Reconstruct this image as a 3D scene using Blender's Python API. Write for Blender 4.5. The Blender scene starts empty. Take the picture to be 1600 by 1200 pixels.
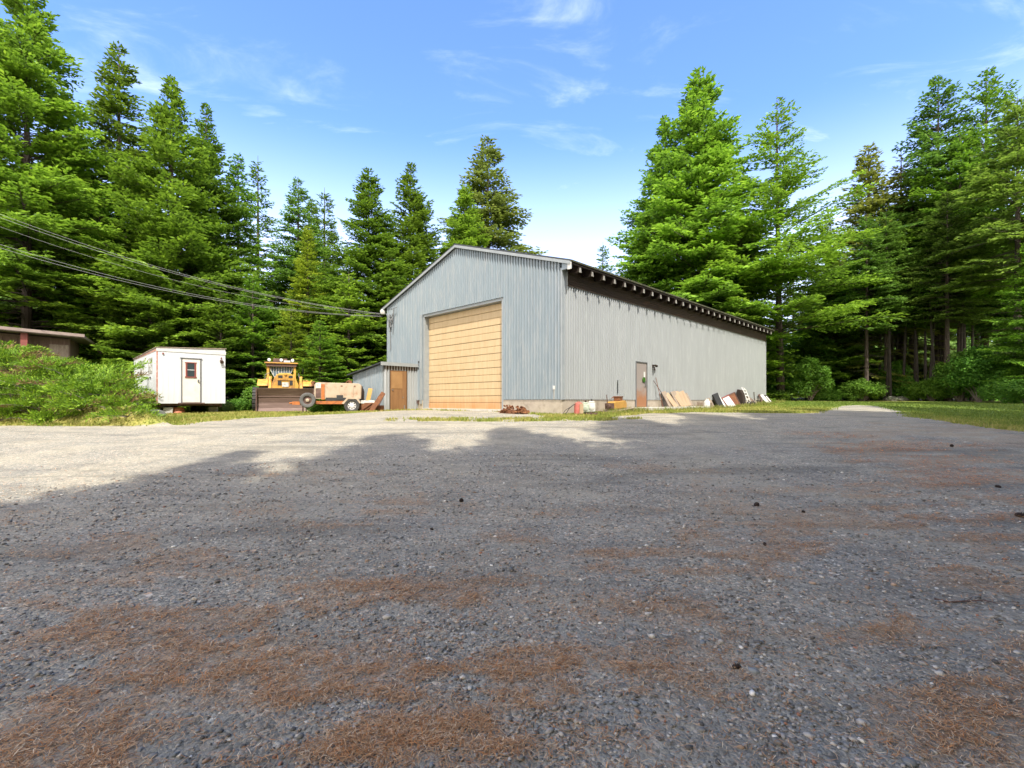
import bpy, bmesh, math, random
import numpy as np
from mathutils import Vector, Matrix
R = math.radians
C = bpy.context.scene.collection
EYE = 1.4
# ------------------------------------------------------------------ camera, sky, sun, exposure
sc = bpy.context.scene
cd = bpy.data.cameras.new('camera'); cam = bpy.data.objects.new('camera', cd); C.objects.link(cam)
cam.location = (0, 0, EYE); cam.rotation_euler = (R(90), 0, 0)
cd.sensor_width = 36; cd.lens = 740/1600*36; cd.shift_y = 27/1600; cd.clip_start = .05; cd.clip_end = 3000
sc.camera = cam
SUN = Vector((.13, -.74, 1.0)).normalized()
SUN_EL = math.asin(SUN.z); SUN_ROT = math.atan2(SUN.x, SUN.y)
sd = bpy.data.lights.new('sun', 'SUN'); sun = bpy.data.objects.new('sun', sd); C.objects.link(sun)
sd.energy = 2.45; sd.angle = R(.5); sd.color = (1, .95, .86)
sun.rotation_euler = SUN.to_track_quat('Z', 'Y').to_euler(); sun.location = (0, -30, 60)
w = bpy.data.worlds.new('World'); sc.world = w; w.use_nodes = True
nt = w.node_tree; nt.nodes.clear()
def N(nt, t, **k):
    n = nt.nodes.new(t)
    for a, v in k.items(): setattr(n, a, v)
    return n
out = N(nt, 'ShaderNodeOutputWorld'); bg = N(nt, 'ShaderNodeBackground')
sky = N(nt, 'ShaderNodeTexSky', sky_type='NISHITA', sun_disc=False, sun_elevation=SUN_EL, sun_rotation=SUN_ROT)
sky.air_density = 1.0; sky.dust_density = .6; sky.ozone_density = 1.6; sky.altitude = 200
tc = N(nt, 'ShaderNodeTexCoord'); sx = N(nt, 'ShaderNodeSeparateXYZ'); L = nt.links.new
L(tc.outputs['Generated'], sx.inputs[0])
za = N(nt, 'ShaderNodeMath', operation='ADD'); za.inputs[1].default_value = .10; L(sx.outputs['Z'], za.inputs[0])
dx = N(nt, 'ShaderNodeMath', operation='DIVIDE'); dy = N(nt, 'ShaderNodeMath', operation='DIVIDE')
L(sx.outputs['X'], dx.inputs[0]); L(za.outputs[0], dx.inputs[1]); L(sx.outputs['Y'], dy.inputs[0]); L(za.outputs[0], dy.inputs[1])
cb = N(nt, 'ShaderNodeCombineXYZ'); L(dx.outputs[0], cb.inputs[0]); L(dy.outputs[0], cb.inputs[1])
mp = N(nt, 'ShaderNodeMapping'); mp.inputs['Rotation'].default_value = (0, 0, R(12)); mp.inputs['Scale'].default_value = (.75, 1.5, 1); mp.inputs['Location'].default_value = (1.2, 4.15, 0)
L(cb.outputs[0], mp.inputs[0])
n1 = N(nt, 'ShaderNodeTexNoise'); n1.inputs['Scale'].default_value = 2.7; n1.inputs['Detail'].default_value = 9; n1.inputs['Roughness'].default_value = .6; n1.inputs['Distortion'].default_value = .7
L(mp.outputs[0], n1.inputs['Vector'])
cr = N(nt, 'ShaderNodeMapRange', interpolation_type='SMOOTHSTEP'); cr.inputs[1].default_value = .50; cr.inputs[2].default_value = .86
L(n1.outputs['Fac'], cr.inputs[0])
hz = N(nt, 'ShaderNodeMapRange', interpolation_type='SMOOTHSTEP'); hz.inputs[1].default_value = .50; hz.inputs[2].default_value = .12; hz.inputs[3].default_value = 0; hz.inputs[4].default_value = .72
L(sx.outputs['Z'], hz.inputs[0])
mm = N(nt, 'ShaderNodeMath', operation='MAXIMUM', use_clamp=True); 
cm = N(nt, 'ShaderNodeMath', operation='MULTIPLY'); cm.inputs[1].default_value = .42; L(cr.outputs[0], cm.inputs[0])
L(cm.outputs[0], mm.inputs[0]); L(hz.outputs[0], mm.inputs[1])
bk = N(nt, 'ShaderNodeMapRange', interpolation_type='SMOOTHSTEP'); bk.inputs[1].default_value = .15; bk.inputs[2].default_value = -.45; bk.inputs[4].default_value = .85; L(sx.outputs['Y'], bk.inputs[0])   # bright white added to the unseen sky behind the camera to lift the shade

mx = N(nt, 'ShaderNodeMix', data_type='RGBA'); L(mm.outputs[0], mx.inputs[0])
sg = N(nt, 'ShaderNodeMix', data_type='RGBA', blend_type='MULTIPLY'); sg.inputs[0].default_value = 1; sg.inputs[7].default_value = (.60, .74, 1.05, 1)
L(sky.outputs[0], sg.inputs[6]); L(sg.outputs[2], mx.inputs[6]); mx.inputs[7].default_value = (4.6, 4.9, 5.7, 1)
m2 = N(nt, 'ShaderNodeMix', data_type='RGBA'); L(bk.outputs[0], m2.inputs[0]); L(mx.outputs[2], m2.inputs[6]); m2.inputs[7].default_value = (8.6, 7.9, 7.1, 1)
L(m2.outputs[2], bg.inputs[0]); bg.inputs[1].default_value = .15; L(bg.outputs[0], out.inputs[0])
sc.view_settings.view_transform = 'Standard'; sc.view_settings.look = 'None'; sc.view_settings.exposure = 1.58; sc.view_settings.gamma = 1
sc.cycles.max_bounces = 8; sc.cycles.diffuse_bounces = 5; sc.cycles.transmission_bounces = 5; sc.cycles.transparent_max_bounces = 6
sc.cycles.use_denoising = True

# ------------------------------------------------------------------ helpers
def tag(o, label=None, cat=None, group=None, kind=None):
    if label: o['label'] = label
    if cat: o['category'] = cat
    if group: o['group'] = group
    if kind: o['kind'] = kind
    return o
def empty(name, loc=(0, 0, 0), rz=0, label=None, cat=None, group=None):
    o = bpy.data.objects.new(name, None); C.objects.link(o); o.location = loc; o.rotation_euler = (0, 0, rz)
    o.empty_display_size = .2
    return tag(o, label, cat, group)
def mesh_np(name, V, F, mats, parent=None, attrs=None, smooth=False):
    """V (n,3) float, F (m,k) int with k 3 or 4"""
    me = bpy.data.meshes.new(name); V = np.asarray(V, np.float32); F = np.asarray(F, np.int32)
    k = F.shape[1]
    me.vertices.add(len(V)); me.vertices.foreach_set('co', V.ravel())
    me.loops.add(F.size); me.loops.foreach_set('vertex_index', F.ravel())
    me.polygons.add(len(F)); me.polygons.foreach_set('loop_start', np.arange(0, F.size, k, dtype=np.int32))
    me.polygons.foreach_set('loop_total', np.full(len(F), k, np.int32))
    if smooth: me.polygons.foreach_set('use_smooth', np.ones(len(F), bool))
    me.update(calc_edges=True)
    for an, arr in (attrs or {}).items():
        a = me.attributes.new(an, 'FLOAT_COLOR', 'POINT'); a.data.foreach_set('color', np.asarray(arr, np.float32).ravel())
    for m in (mats if isinstance(mats, (list, tuple)) else [mats]): me.materials.append(m)
    o = bpy.data.objects.new(name, me); C.objects.link(o); o.parent = parent
    return o
class MB:
    def __init__(s): s.v = []; s.f = []; s.mi = []; s.cur = 0; s.M = Matrix()
    def add(s, vs, fs):
        b = len(s.v); s.v += [tuple(s.M @ Vector(v)) for v in vs]; s.f += [tuple(b+i for i in f) for f in fs]; s.mi += [s.cur]*len(fs); return s
    def box(s, x0, y0, z0, x1, y1, z1, M=None):
        vs = [Vector((x, y, z)) for z in (z0, z1) for y in (y0, y1) for x in (x0, x1)]
        if M is not None: vs = [M @ v for v in vs]
        return s.add(vs, [(0, 2, 3, 1), (4, 5, 7, 6), (0, 1, 5, 4), (2, 6, 7, 3), (0, 4, 6, 2), (1, 3, 7, 5)])
    def tube(s, p0, p1, r0, r1=None, n=10, caps=True):
        p0, p1 = Vector(p0), Vector(p1); r1 = r0 if r1 is None else r1
        d = (p1-p0).normalized(); a = d.orthogonal().normalized(); b = d.cross(a)
        vs = [p + (a*math.cos(2*math.pi*i/n) + b*math.sin(2*math.pi*i/n))*r for p, r in ((p0, r0), (p1, r1)) for i in range(n)]
        fs = [(i, (i+1) % n, n+(i+1) % n, n+i) for i in range(n)]
        if caps: fs += [tuple(range(n-1, -1, -1)), tuple(range(n, 2*n))]
        return s.add(vs, fs)
    def path(s, pts, r, n=6):
        pts = [Vector(p) for p in pts]; rr = r if isinstance(r, (list, tuple)) else [r]*len(pts)
        vs = []
        for i, p in enumerate(pts):
            d = (pts[min(i+1, len(pts)-1)] - pts[max(i-1, 0)]).normalized()
            a = d.cross(Vector((.13, .21, .97))).normalized(); b = d.cross(a)
            vs += [p + (a*math.cos(2*math.pi*j/n) + b*math.sin(2*math.pi*j/n))*rr[i] for j in range(n)]
        fs = [(i*n+j, i*n+(j+1) % n, (i+1)*n+(j+1) % n, (i+1)*n+j) for i in range(len(pts)-1) for j in range(n)]
        fs += [tuple(range(n-1, -1, -1)), tuple(range((len(pts)-1)*n, len(pts)*n))]
        return s.add(vs, fs)
    def lathe(s, prof, n=20, M=None, caps=True):
        """prof: (r, z) list, about z"""
        vs = [Vector((r*math.cos(2*math.pi*j/n), r*math.sin(2*math.pi*j/n), z)) for r, z in prof for j in range(n)]
        if M is not None: vs = [M @ v for v in vs]
        fs = [(i*n+j, i*n+(j+1) % n, (i+1)*n+(j+1) % n, (i+1)*n+j) for i in range(len(prof)-1) for j in range(n)]
        if caps: fs += [tuple(range(n-1, -1, -1)), tuple(range((len(prof)-1)*n, len(prof)*n))]
        return s.add(vs, fs)
    def prism(s, poly, a0, a1, axis='x'):
        """poly in the two other axes"""
        def P(a, u, v): return {'x': (a, u, v), 'y': (u, a, v), 'z': (u, v, a)}[axis]
        n = len(poly); vs = [P(a0, u, v) for u, v in poly] + [P(a1, u, v) for u, v in poly]
        return s.add(vs, [(i, (i+1) % n, n+(i+1) % n, n+i) for i in range(n)] + [tuple(range(n-1, -1, -1)), tuple(range(n, 2*n))])
    def build(s, name, mats, parent=None, smooth=False, bevel=0, label=None):
        me = bpy.data.meshes.new(name); me.from_pydata(s.v, [], s.f)
        for m in (mats if isinstance(mats, (list, tuple)) else [mats]): me.materials.append(m)
        me.polygons.foreach_set('material_index', s.mi)
        bm = bmesh.new(); bm.from_mesh(me); bmesh.ops.recalc_face_normals(bm, faces=bm.faces); bm.to_mesh(me); bm.free()
        if smooth:
            me.polygons.foreach_set('use_smooth', [True]*len(me.polygons))
            try: me.set_sharp_from_angle(angle=R(38))
            except Exception: pass
        o = bpy.data.objects.new(name, me); C.objects.link(o); o.parent = parent
        if bevel:
            b = o.modifiers.new('bevel', 'BEVEL'); b.width = bevel; b.segments = 2; b.limit_method = 'ANGLE'
        if label: o['label'] = label
        return o
def sstep(a, b, x):
    t = np.clip((np.asarray(x, float)-a)/(b-a), 0, 1); return t*t*(3-2*t)
def _hash(ix, iy, seed):
    n = (ix.astype(np.int64)*374761393 + iy.astype(np.int64)*668265263 + seed*1274126177) & 0x7fffffff
    n = ((n ^ (n >> 13))*1103515245) & 0x7fffffff
    return ((n ^ (n >> 16)) & 0xffff)/65535.0
def vnoise(x, y, seed=0):
    x = np.asarray(x, float); y = np.asarray(y, float); ix = np.floor(x); iy = np.floor(y); fx = x-ix; fy = y-iy
    fx = fx*fx*(3-2*fx); fy = fy*fy*(3-2*fy)
    a = _hash(ix, iy, seed); b = _hash(ix+1, iy, seed); c = _hash(ix, iy+1, seed); d = _hash(ix+1, iy+1, seed)
    return (a*(1-fx)+b*fx)*(1-fy) + (c*(1-fx)+d*fx)*fy
def fbm(x, y, seed=0, o=4):
    s = 0; a = .5; t = 0
    for i in range(o): s = s + a*vnoise(x*2**i+i*17.3, y*2**i+i*9.1, seed+i); t += a; a *= .5
    return s/t

# ------------------------------------------------------------------ materials
def newmat(name):
    m = bpy.data.materials.new(name); m.use_nodes = True; nt = m.node_tree
    b = nt.nodes['Principled BSDF']; return m, nt, b
def rgba(c): return (c[0], c[1], c[2], 1)
def paint(name, c1, c2=None, rough=.6, metal=0, scale=6, detail=6, c3=None, s3=2.0, t3=.58, w3=.08, bump=.15, bscale=40, stretch=(1, 1, 1), spec=.4):
    """two tones mixed by noise, an optional third (rust, dirt) in patches, and a fine bump"""
    m, nt, b = newmat(name); L = nt.links.new
    tc = N(nt, 'ShaderNodeTexCoord'); mp = N(nt, 'ShaderNodeMapping'); mp.inputs['Scale'].default_value = stretch
    L(tc.outputs['Object'], mp.inputs[0])
    n = N(nt, 'ShaderNodeTexNoise'); n.inputs['Scale'].default_value = scale; n.inputs['Detail'].default_value = detail; n.inputs['Roughness'].default_value = .65
    L(mp.outputs[0], n.inputs['Vector'])
    mr = N(nt, 'ShaderNodeMapRange'); mr.inputs[1].default_value = .3; mr.inputs[2].default_value = .7; L(n.outputs['Fac'], mr.inputs[0])
    mx = N(nt, 'ShaderNodeMix', data_type='RGBA'); L(mr.outputs[0], mx.inputs[0]); mx.inputs[6].default_value = rgba(c1); mx.inputs[7].default_value = rgba(c2 or tuple(x*.75 for x in c1))
    col = mx.outputs[2]
    if c3:
        n3 = N(nt, 'ShaderNodeTexNoise'); n3.inputs['Scale'].default_value = s3; n3.inputs['Detail'].default_value = 8; n3.inputs['Roughness'].default_value = .7
        L(mp.outputs[0], n3.inputs['Vector'])
        m3 = N(nt, 'ShaderNodeMapRange', interpolation_type='SMOOTHSTEP'); m3.inputs[1].default_value = t3-w3; m3.inputs[2].default_value = t3+w3; L(n3.outputs['Fac'], m3.inputs[0])
        x3 = N(nt, 'ShaderNodeMix', data_type='RGBA'); L(m3.outputs[0], x3.inputs[0]); L(col, x3.inputs[6]); x3.inputs[7].default_value = rgba(c3); col = x3.outputs[2]
    L(col, b.inputs['Base Color']); b.inputs['Roughness'].default_value = rough; b.inputs['Metallic'].default_value = metal
    b.inputs['Specular IOR Level'].default_value = spec
    if bump:
        nb = N(nt, 'ShaderNodeTexNoise'); nb.inputs['Scale'].default_value = bscale; nb.inputs['Detail'].default_value = 5; L(mp.outputs[0], nb.inputs['Vector'])
        bp = N(nt, 'ShaderNodeBump'); bp.inputs['Strength'].default_value = bump; bp.inputs['Distance'].default_value = .02; L(nb.outputs['Fac'], bp.inputs['Height']); L(bp.outputs[0], b.inputs['Normal'])
    return m
RUST = (.20, .075, .03)
M = {}
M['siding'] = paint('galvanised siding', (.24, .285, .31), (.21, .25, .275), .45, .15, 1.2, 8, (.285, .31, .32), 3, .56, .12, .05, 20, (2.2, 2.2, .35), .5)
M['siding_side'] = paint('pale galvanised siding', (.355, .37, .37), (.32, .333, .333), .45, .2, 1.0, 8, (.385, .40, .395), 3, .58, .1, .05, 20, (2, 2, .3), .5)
M['concrete'] = paint('concrete', (.42, .36, .28), (.33, .28, .22), .9, 0, 3, 8, (.24, .20, .15), 2, .6, .1, .4, 25)
M['slab'] = paint('slab concrete', (.50, .47, .41), (.40, .37, .32), .9, 0, 3, 8, (.3, .27, .22), 2, .6, .1, .4, 25)
M['roof'] = paint('dark roofing', (.055, .06, .065), (.035, .038, .042), .7, .1, 2)
M['flash'] = paint('pale flashing', (.30, .32, .32), (.24, .26, .265), .5, .1, 3)
M['moss'] = paint('mossy roof edge', (.10, .10, .05), (.05, .05, .03), .95, 0, 9, 6, (.03, .03, .02), 5, .55, .1)
M['woodbrown'] = paint('weathered dark wood', (.07, .045, .028), (.04, .027, .018), .85, 0, 2, 8, (.09, .05, .03), 4, .6, .1, .3, 30, (1, .2, 1))
M['dark'] = paint('dark fascia wood', (.035, .022, .016), (.02, .014, .01), .9, 0, 3)
M['offwhite'] = paint('old white paint', (.62, .60, .55), (.50, .48, .44), .6, 0, 5, 6, (.3, .22, .15), 4, .68, .05)
M['doorleaf'] = paint('steel door paint', (.22, .19, .16), (.18, .16, .13), .5, .1, 3)
M['rust'] = paint('rust', (.20, .08, .035), (.12, .05, .027), .85, .1, 9, 8, (.32, .14, .05), 5, .6, .1, .5, 60)
M['rustdark'] = paint('dark rusty steel', (.12, .07, .055), (.08, .048, .04), .75, .2, 3, 8, (.2, .12, .09), 2, .6, .1, .3, 40, (1, 1, 2))
M['blade'] = paint('worn blade steel', (.155, .098, .08), (.10, .065, .052), .6, .2, 2, 8, (.24, .17, .14), 1.3, .58, .1, .3, 40, (.4, 1, 3))
M['yellow'] = paint('faded machine yellow', (.54, .31, .055), (.42, .23, .04), .6, 0, 3, 8, (.26, .12, .045), 3.0, .57, .1, .1)
M['tan'] = paint('faded tan paint', (.42, .34, .25), (.33, .25, .17), .7, 0, 3, 8, (.28, .14, .07), 3.2, .61, .08, .1)
M['orange'] = paint('rusty orange paint', (.42, .14, .03), (.30, .09, .025), .7, 0, 5, 8, (.16, .06, .03), 5, .6, .1, .2)
M['tyre'] = paint('tyre rubber', (.035, .035, .035), (.055, .052, .048), .85, 0, 5, 5, (.10, .09, .075), 7, .62, .1, .3, 50)
M['tyregrey'] = paint('dusty tyre rubber', (.12, .115, .11), (.08, .078, .075), .9, 0, 5)
M['rim'] = paint('white rim', (.62, .60, .58), (.45, .43, .41), .5, .1, 8)
M['glass'] = paint('dark glass', (.03, .04, .045), (.05, .06, .06), .08, 0, 2, bump=0, spec=.8)
M['greyglass'] = paint('sky reflecting glass', (.16, .22, .26), (.10, .15, .19), .1, .2, 3, bump=0, spec=.8)
M['white'] = paint('white trailer paint', (.60, .605, .61), (.54, .545, .55), .5, 0, 2, 6, (.50, .45, .38), 2.6, .72, .06, .05, 20, (1, 1, .4))
M['white2'] = paint('white enamel', (.62, .61, .58), (.50, .49, .46), .45, 0, 3)
M['creamdoor'] = paint('dirty cream door', (.70, .66, .58), (.60, .54, .45), .55, 0, 3, 7, (.45, .32, .2), 3, .66, .06)
M['redbrown'] = paint('red brown trim', (.24, .06, .045), (.17, .045, .035), .6, 0, 6)
M['rusttrim'] = paint('rust stained white trim', (.50, .22, .16), (.36, .12, .07), .7, 0, 6, 6, (.65, .6, .55), 5, .58, .1)
M['greywood'] = paint('grey painted wood end', (.30, .285, .25), (.22, .205, .18), .7, 0, 6)
M['block'] = paint('concrete block', (.46, .45, .41), (.36, .35, .32), .95, 0, 12)
M['terracotta'] = paint('faded orange tub', (.52, .20, .10), (.42, .15, .08), .6, 0, 5)
M['ply'] = paint('weathered plywood', (.40, .29, .18), (.30, .21, .13), .8, 0, 2.5, 8, (.30, .2, .12), 2, .62, .08, .2, 30, (3, 3, .6))
M['oldwood'] = paint('grey brown old wood', (.30, .24, .18), (.20, .15, .11), .85, 0, 5, 8, (.4, .34, .27), 6, .62, .08, .3, 30, (3, 3, .6))
M['cabinwood'] = paint('brown cabin boards', (.16, .10, .07), (.11, .07, .05), .8, 0, 3, 8, (.24, .16, .12), 2, .62, .08, .2, 30, (3, 3, .5))
M['cabintrim'] = paint('cabin roof edge', (.26, .20, .17), (.20, .15, .13), .7, 0, 4)
M['redpaint'] = paint('faded red paint', (.38, .10, .075), (.30, .075, .055), .5, 0, 5, 6, (.5, .28, .18), 4, .58, .1)
M['greenpale'] = paint('pale green enamel', (.42, .47, .37), (.32, .37, .28), .55, 0, 4, 6, (.2, .2, .15), 6, .62, .1)
M['greypale'] = paint('pale grey casing', (.58, .57, .52), (.45, .44, .40), .6, 0, 5, 6, (.25, .22, .18), 6, .6, .1)
M['mustard'] = paint('mustard paint', (.46, .26, .05), (.36, .19, .04), .5, 0, 4, 6, (.3, .14, .03), 5, .62, .07)
M['black'] = paint('black rubber and plastic', (.02, .02, .022), (.035, .034, .032), .6, 0, 5)
M['grey'] = paint('grey fittings', (.20, .20, .20), (.13, .13, .13), .5, .3, 8)
M['cable'] = paint('grey cable', (.24, .24, .24), (.18, .18, .18), .5, 0, 8, bump=0)
M['cone'] = paint('fir cone scales', (.035, .022, .015), (.02, .013, .01), .9, 0, 30)
M['bark'] = paint('fir bark', (.095, .07, .055), (.05, .038, .03), .95, 0, 3, 9, (.16, .13, .11), 3, .60, .12, 1.0, 8, (3, 3, .7))
M['deadwood'] = paint('dead twigs', (.24, .20, .165), (.16, .13, .11), .95, 0, 5)
M['rock'] = paint('mossy rock', (.16, .15, .13), (.10, .10, .08), .95, 0, 2, 8, (.06, .08, .03), 2, .55, .1, .6, 8)

def doorwood():
    # big sliding door panels: pale varnished wood with faint vertical grain and rusty stains low down
    m, nt, b = newmat('varnished door panels'); L = nt.links.new
    tc = N(nt, 'ShaderNodeTexCoord'); mp = N(nt, 'ShaderNodeMapping'); mp.inputs['Scale'].default_value = (6, 6, .7); L(tc.outputs['Object'], mp.inputs[0])
    n = N(nt, 'ShaderNodeTexNoise'); n.inputs['Scale'].default_value = 1.6; n.inputs['Detail'].default_value = 8; n.inputs['Roughness'].default_value = .65; L(mp.outputs[0], n.inputs['Vector'])
    r = N(nt, 'ShaderNodeValToRGB'); r.color_ramp.elements[0].position = .25; r.color_ramp.elements[0].color = (.41, .29, .15, 1); r.color_ramp.elements[1].position = .7; r.color_ramp.elements[1].color = (.50, .375, .215, 1); L(n.outputs['Fac'], r.inputs[0])
    sx = N(nt, 'ShaderNodeSeparateXYZ'); L(tc.outputs['Object'], sx.inputs[0])
    n2 = N(nt, 'ShaderNodeTexNoise'); n2.inputs['Scale'].default_value = 1.1; n2.inputs['Detail'].default_value = 7; L(mp.outputs[0], n2.inputs['Vector'])
    lo = N(nt, 'ShaderNodeMapRange', interpolation_type='SMOOTHSTEP'); lo.inputs[1].default_value = 1.75; lo.inputs[2].default_value = 1.1; L(sx.outputs['Z'], lo.inputs[0])
    mu = N(nt, 'ShaderNodeMath', operation='MULTIPLY'); L(lo.outputs[0], mu.inputs[0]); L(n2.outputs['Fac'], mu.inputs[1])
    m2 = N(nt, 'ShaderNodeMix', data_type='RGBA'); L(mu.outputs[0], m2.inputs[0]); L(r.outputs[0], m2.inputs[6]); m2.inputs[7].default_value = (.40, .13, .02, 1)
    # scuff bands across the middle panels
    n3 = N(nt, 'ShaderNodeTexNoise'); n3.inputs['Scale'].default_value = .9; n3.inputs['Detail'].default_value = 9; n3.inputs['Roughness'].default_value = .75
    mp3 = N(nt, 'ShaderNodeMapping'); mp3.inputs['Scale'].default_value = (2.2, 2.2, 2.6); L(tc.outputs['Object'], mp3.inputs[0]); L(mp3.outputs[0], n3.inputs['Vector'])
    t3 = N(nt, 'ShaderNodeMapRange', interpolation_type='SMOOTHSTEP'); t3.inputs[1].default_value = .56; t3.inputs[2].default_value = .72; t3.inputs[4].default_value = .42; L(n3.outputs['Fac'], t3.inputs[0])
    m3 = N(nt, 'ShaderNodeMix', data_type='RGBA'); L(t3.outputs[0], m3.inputs[0]); L(m2.outputs[2], m3.inputs[6]); m3.inputs[7].default_value = (.40, .24, .08, 1)
    L(m3.outputs[2], b.inputs['Base Color']); b.inputs['Roughness'].default_value = .5
    return m
M['doorwood'] = doorwood()
def gradz(name, ctop, cbot, z0, z1, c2=None):
    # paint over rust that climbs from the foot of the door
    m, nt, b = newmat(name); L = nt.links.new
    tc = N(nt, 'ShaderNodeTexCoord'); sx = N(nt, 'ShaderNodeSeparateXYZ'); L(tc.outputs['Object'], sx.inputs[0])
    n = N(nt, 'ShaderNodeTexNoise'); n.inputs['Scale'].default_value = 5; n.inputs['Detail'].default_value = 8; L(tc.outputs['Object'], n.inputs['Vector'])
    a = N(nt, 'ShaderNodeMath', operation='MULTIPLY_ADD'); L(n.outputs['Fac'], a.inputs[0]); a.inputs[1].default_value = .7; L(sx.outputs['Z'], a.inputs[2])
    mr = N(nt, 'ShaderNodeMapRange', interpolation_type='SMOOTHSTEP'); mr.inputs[1].default_value = z0+.35; mr.inputs[2].default_value = z1+.35; L(a.outputs[0], mr.inputs[0])
    mx = N(nt, 'ShaderNodeMix', data_type='RGBA'); L(mr.outputs[0], mx.inputs[0]); mx.inputs[6].default_value = rgba(cbot); mx.inputs[7].default_value = rgba(ctop)
    L(mx.outputs[2], b.inputs['Base Color']); b.inputs['Roughness'].default_value = .6
    return m
M['sidedoor'] = gradz('side door paint and rust', (.25, .21, .185), (.27, .12, .05), .35, .95)
M['sheddoor'] = paint('old varnished shed door', (.23, .12, .048), (.17, .085, .035), .6, 0, 2, 8, (.13, .06, .03), 3, .64, .06, .2, 30, (4, 4, .6))

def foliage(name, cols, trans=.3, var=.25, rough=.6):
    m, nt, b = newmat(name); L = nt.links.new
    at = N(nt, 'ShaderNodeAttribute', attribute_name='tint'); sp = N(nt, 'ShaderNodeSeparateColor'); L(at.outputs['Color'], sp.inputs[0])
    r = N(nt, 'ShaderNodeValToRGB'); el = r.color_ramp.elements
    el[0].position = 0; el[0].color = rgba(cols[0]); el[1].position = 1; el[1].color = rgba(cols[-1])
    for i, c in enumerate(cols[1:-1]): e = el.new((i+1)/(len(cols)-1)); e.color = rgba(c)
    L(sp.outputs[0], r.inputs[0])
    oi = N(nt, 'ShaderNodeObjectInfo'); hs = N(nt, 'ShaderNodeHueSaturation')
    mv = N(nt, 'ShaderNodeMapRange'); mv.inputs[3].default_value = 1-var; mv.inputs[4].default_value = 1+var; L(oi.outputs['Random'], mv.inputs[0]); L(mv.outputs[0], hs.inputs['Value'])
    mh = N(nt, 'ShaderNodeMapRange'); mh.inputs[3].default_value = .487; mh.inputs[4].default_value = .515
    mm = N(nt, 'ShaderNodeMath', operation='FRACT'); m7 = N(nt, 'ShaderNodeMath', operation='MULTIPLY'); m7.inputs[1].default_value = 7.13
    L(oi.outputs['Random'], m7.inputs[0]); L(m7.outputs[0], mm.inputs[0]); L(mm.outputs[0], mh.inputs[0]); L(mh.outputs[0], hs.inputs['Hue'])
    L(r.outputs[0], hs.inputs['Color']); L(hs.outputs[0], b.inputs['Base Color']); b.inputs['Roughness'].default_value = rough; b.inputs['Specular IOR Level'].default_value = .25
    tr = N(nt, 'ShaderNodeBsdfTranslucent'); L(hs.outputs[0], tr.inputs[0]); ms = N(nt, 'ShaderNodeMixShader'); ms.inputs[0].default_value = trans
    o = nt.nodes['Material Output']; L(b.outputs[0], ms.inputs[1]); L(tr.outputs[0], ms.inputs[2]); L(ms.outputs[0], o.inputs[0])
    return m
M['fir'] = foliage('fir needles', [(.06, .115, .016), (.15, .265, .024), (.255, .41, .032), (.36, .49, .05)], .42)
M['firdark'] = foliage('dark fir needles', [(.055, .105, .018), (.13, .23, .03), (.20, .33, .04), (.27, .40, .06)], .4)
M['firbrown'] = foliage('cone laden fir needles', [(.085, .105, .024), (.17, .21, .036), (.25, .29, .05), (.33, .28, .10)], .4)
M['firyellow'] = foliage('young yellow green needles', [(.10, .15, .015), (.20, .29, .022), (.29, .38, .03), (.37, .41, .05)], .42)
M['leaf'] = foliage('broad leaves', [(.06, .14, .018), (.11, .24, .026), (.17, .33, .035), (.24, .40, .05)], .4)
M['leaflight'] = foliage('light broad leaves', [(.08, .15, .03), (.14, .24, .045), (.20, .32, .06), (.28, .38, .09)], .45)
M['juniper'] = foliage('juniper sprays', [(.26, .15, .07), (.06, .13, .012), (.155, .29, .018), (.27, .42, .025), (.38, .47, .045)], .3)
M['grass'] = foliage('grass blades', [(.10, .15, .025), (.17, .22, .035), (.28, .28, .06), (.42, .34, .13)], .35)
def tinted(name, cols, rough=.85):
    m, nt, b = newmat(name); L = nt.links.new
    at = N(nt, 'ShaderNodeAttribute', attribute_name='tint'); L(at.outputs['Color'], b.inputs['Base Color']); b.inputs['Roughness'].default_value = rough
    b.inputs['Specular IOR Level'].default_value = .25
    return m
M['stone'] = tinted('loose stones', None); M['needle'] = tinted('fallen needles', None)
# ------------------------------------------------------------------ the lie of the land (heights above the eye, Y = distance)
_ys = np.linspace(-80, 420, 5001)
_h = np.interp(_ys, [-80, -5, 0, 5, 8, 11, 14, 17.5, 21, 26, 34, 40, 60, 120, 420], [-1.7, -1.45, -1.4, -1.3, -1.14, -.93, -.71, -.50, -.43, -.42, -.45, -.12, .35, 1.6, 4])
_k = np.ones(9)/9
_h = np.convolve(np.pad(_h, 4, 'edge'), _k, 'valid')
_yr = np.interp(_ys, [-80, 0, 5, 9, 13, 20, 25, 35, 45, 60, 120, 420], [-1.7, -1.4, -1.25, -1.02, -.80, -.46, -.22, -.02, .12, .5, 1.8, 4.5])
_yr = np.convolve(np.pad(_yr, 4, 'edge'), _k, 'valid')
def gh(X, Y):
    X = np.asarray(X, float); Y = np.asarray(Y, float)
    b = np.interp(Y, _ys, _h) - .13*sstep(-4, -10, X)*sstep(10, 18, Y)*(1-sstep(26, 34, Y))
    wr = sstep(11, 20, X); b = b*(1-wr) + wr*np.interp(Y, _ys, _yr)
    # bank on the left that the junipers grow on
    dA = Y - (15.0 + .35*np.sin(X*.7)); dB = (-X - Y + 5)/1.414 - .55
    dC = 60 - Y
    rise = np.minimum(np.minimum(dA*.70, dB*.70), dC*.3)
    rise = 3.0*np.tanh(np.clip(rise, 0, None)/3.0*1.05)
    return b + rise + .018*(fbm(X*.6, Y*.6, 5, 3)-.5)*2
def gz(X, Y): return float(gh(X, Y)) + EYE
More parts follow.
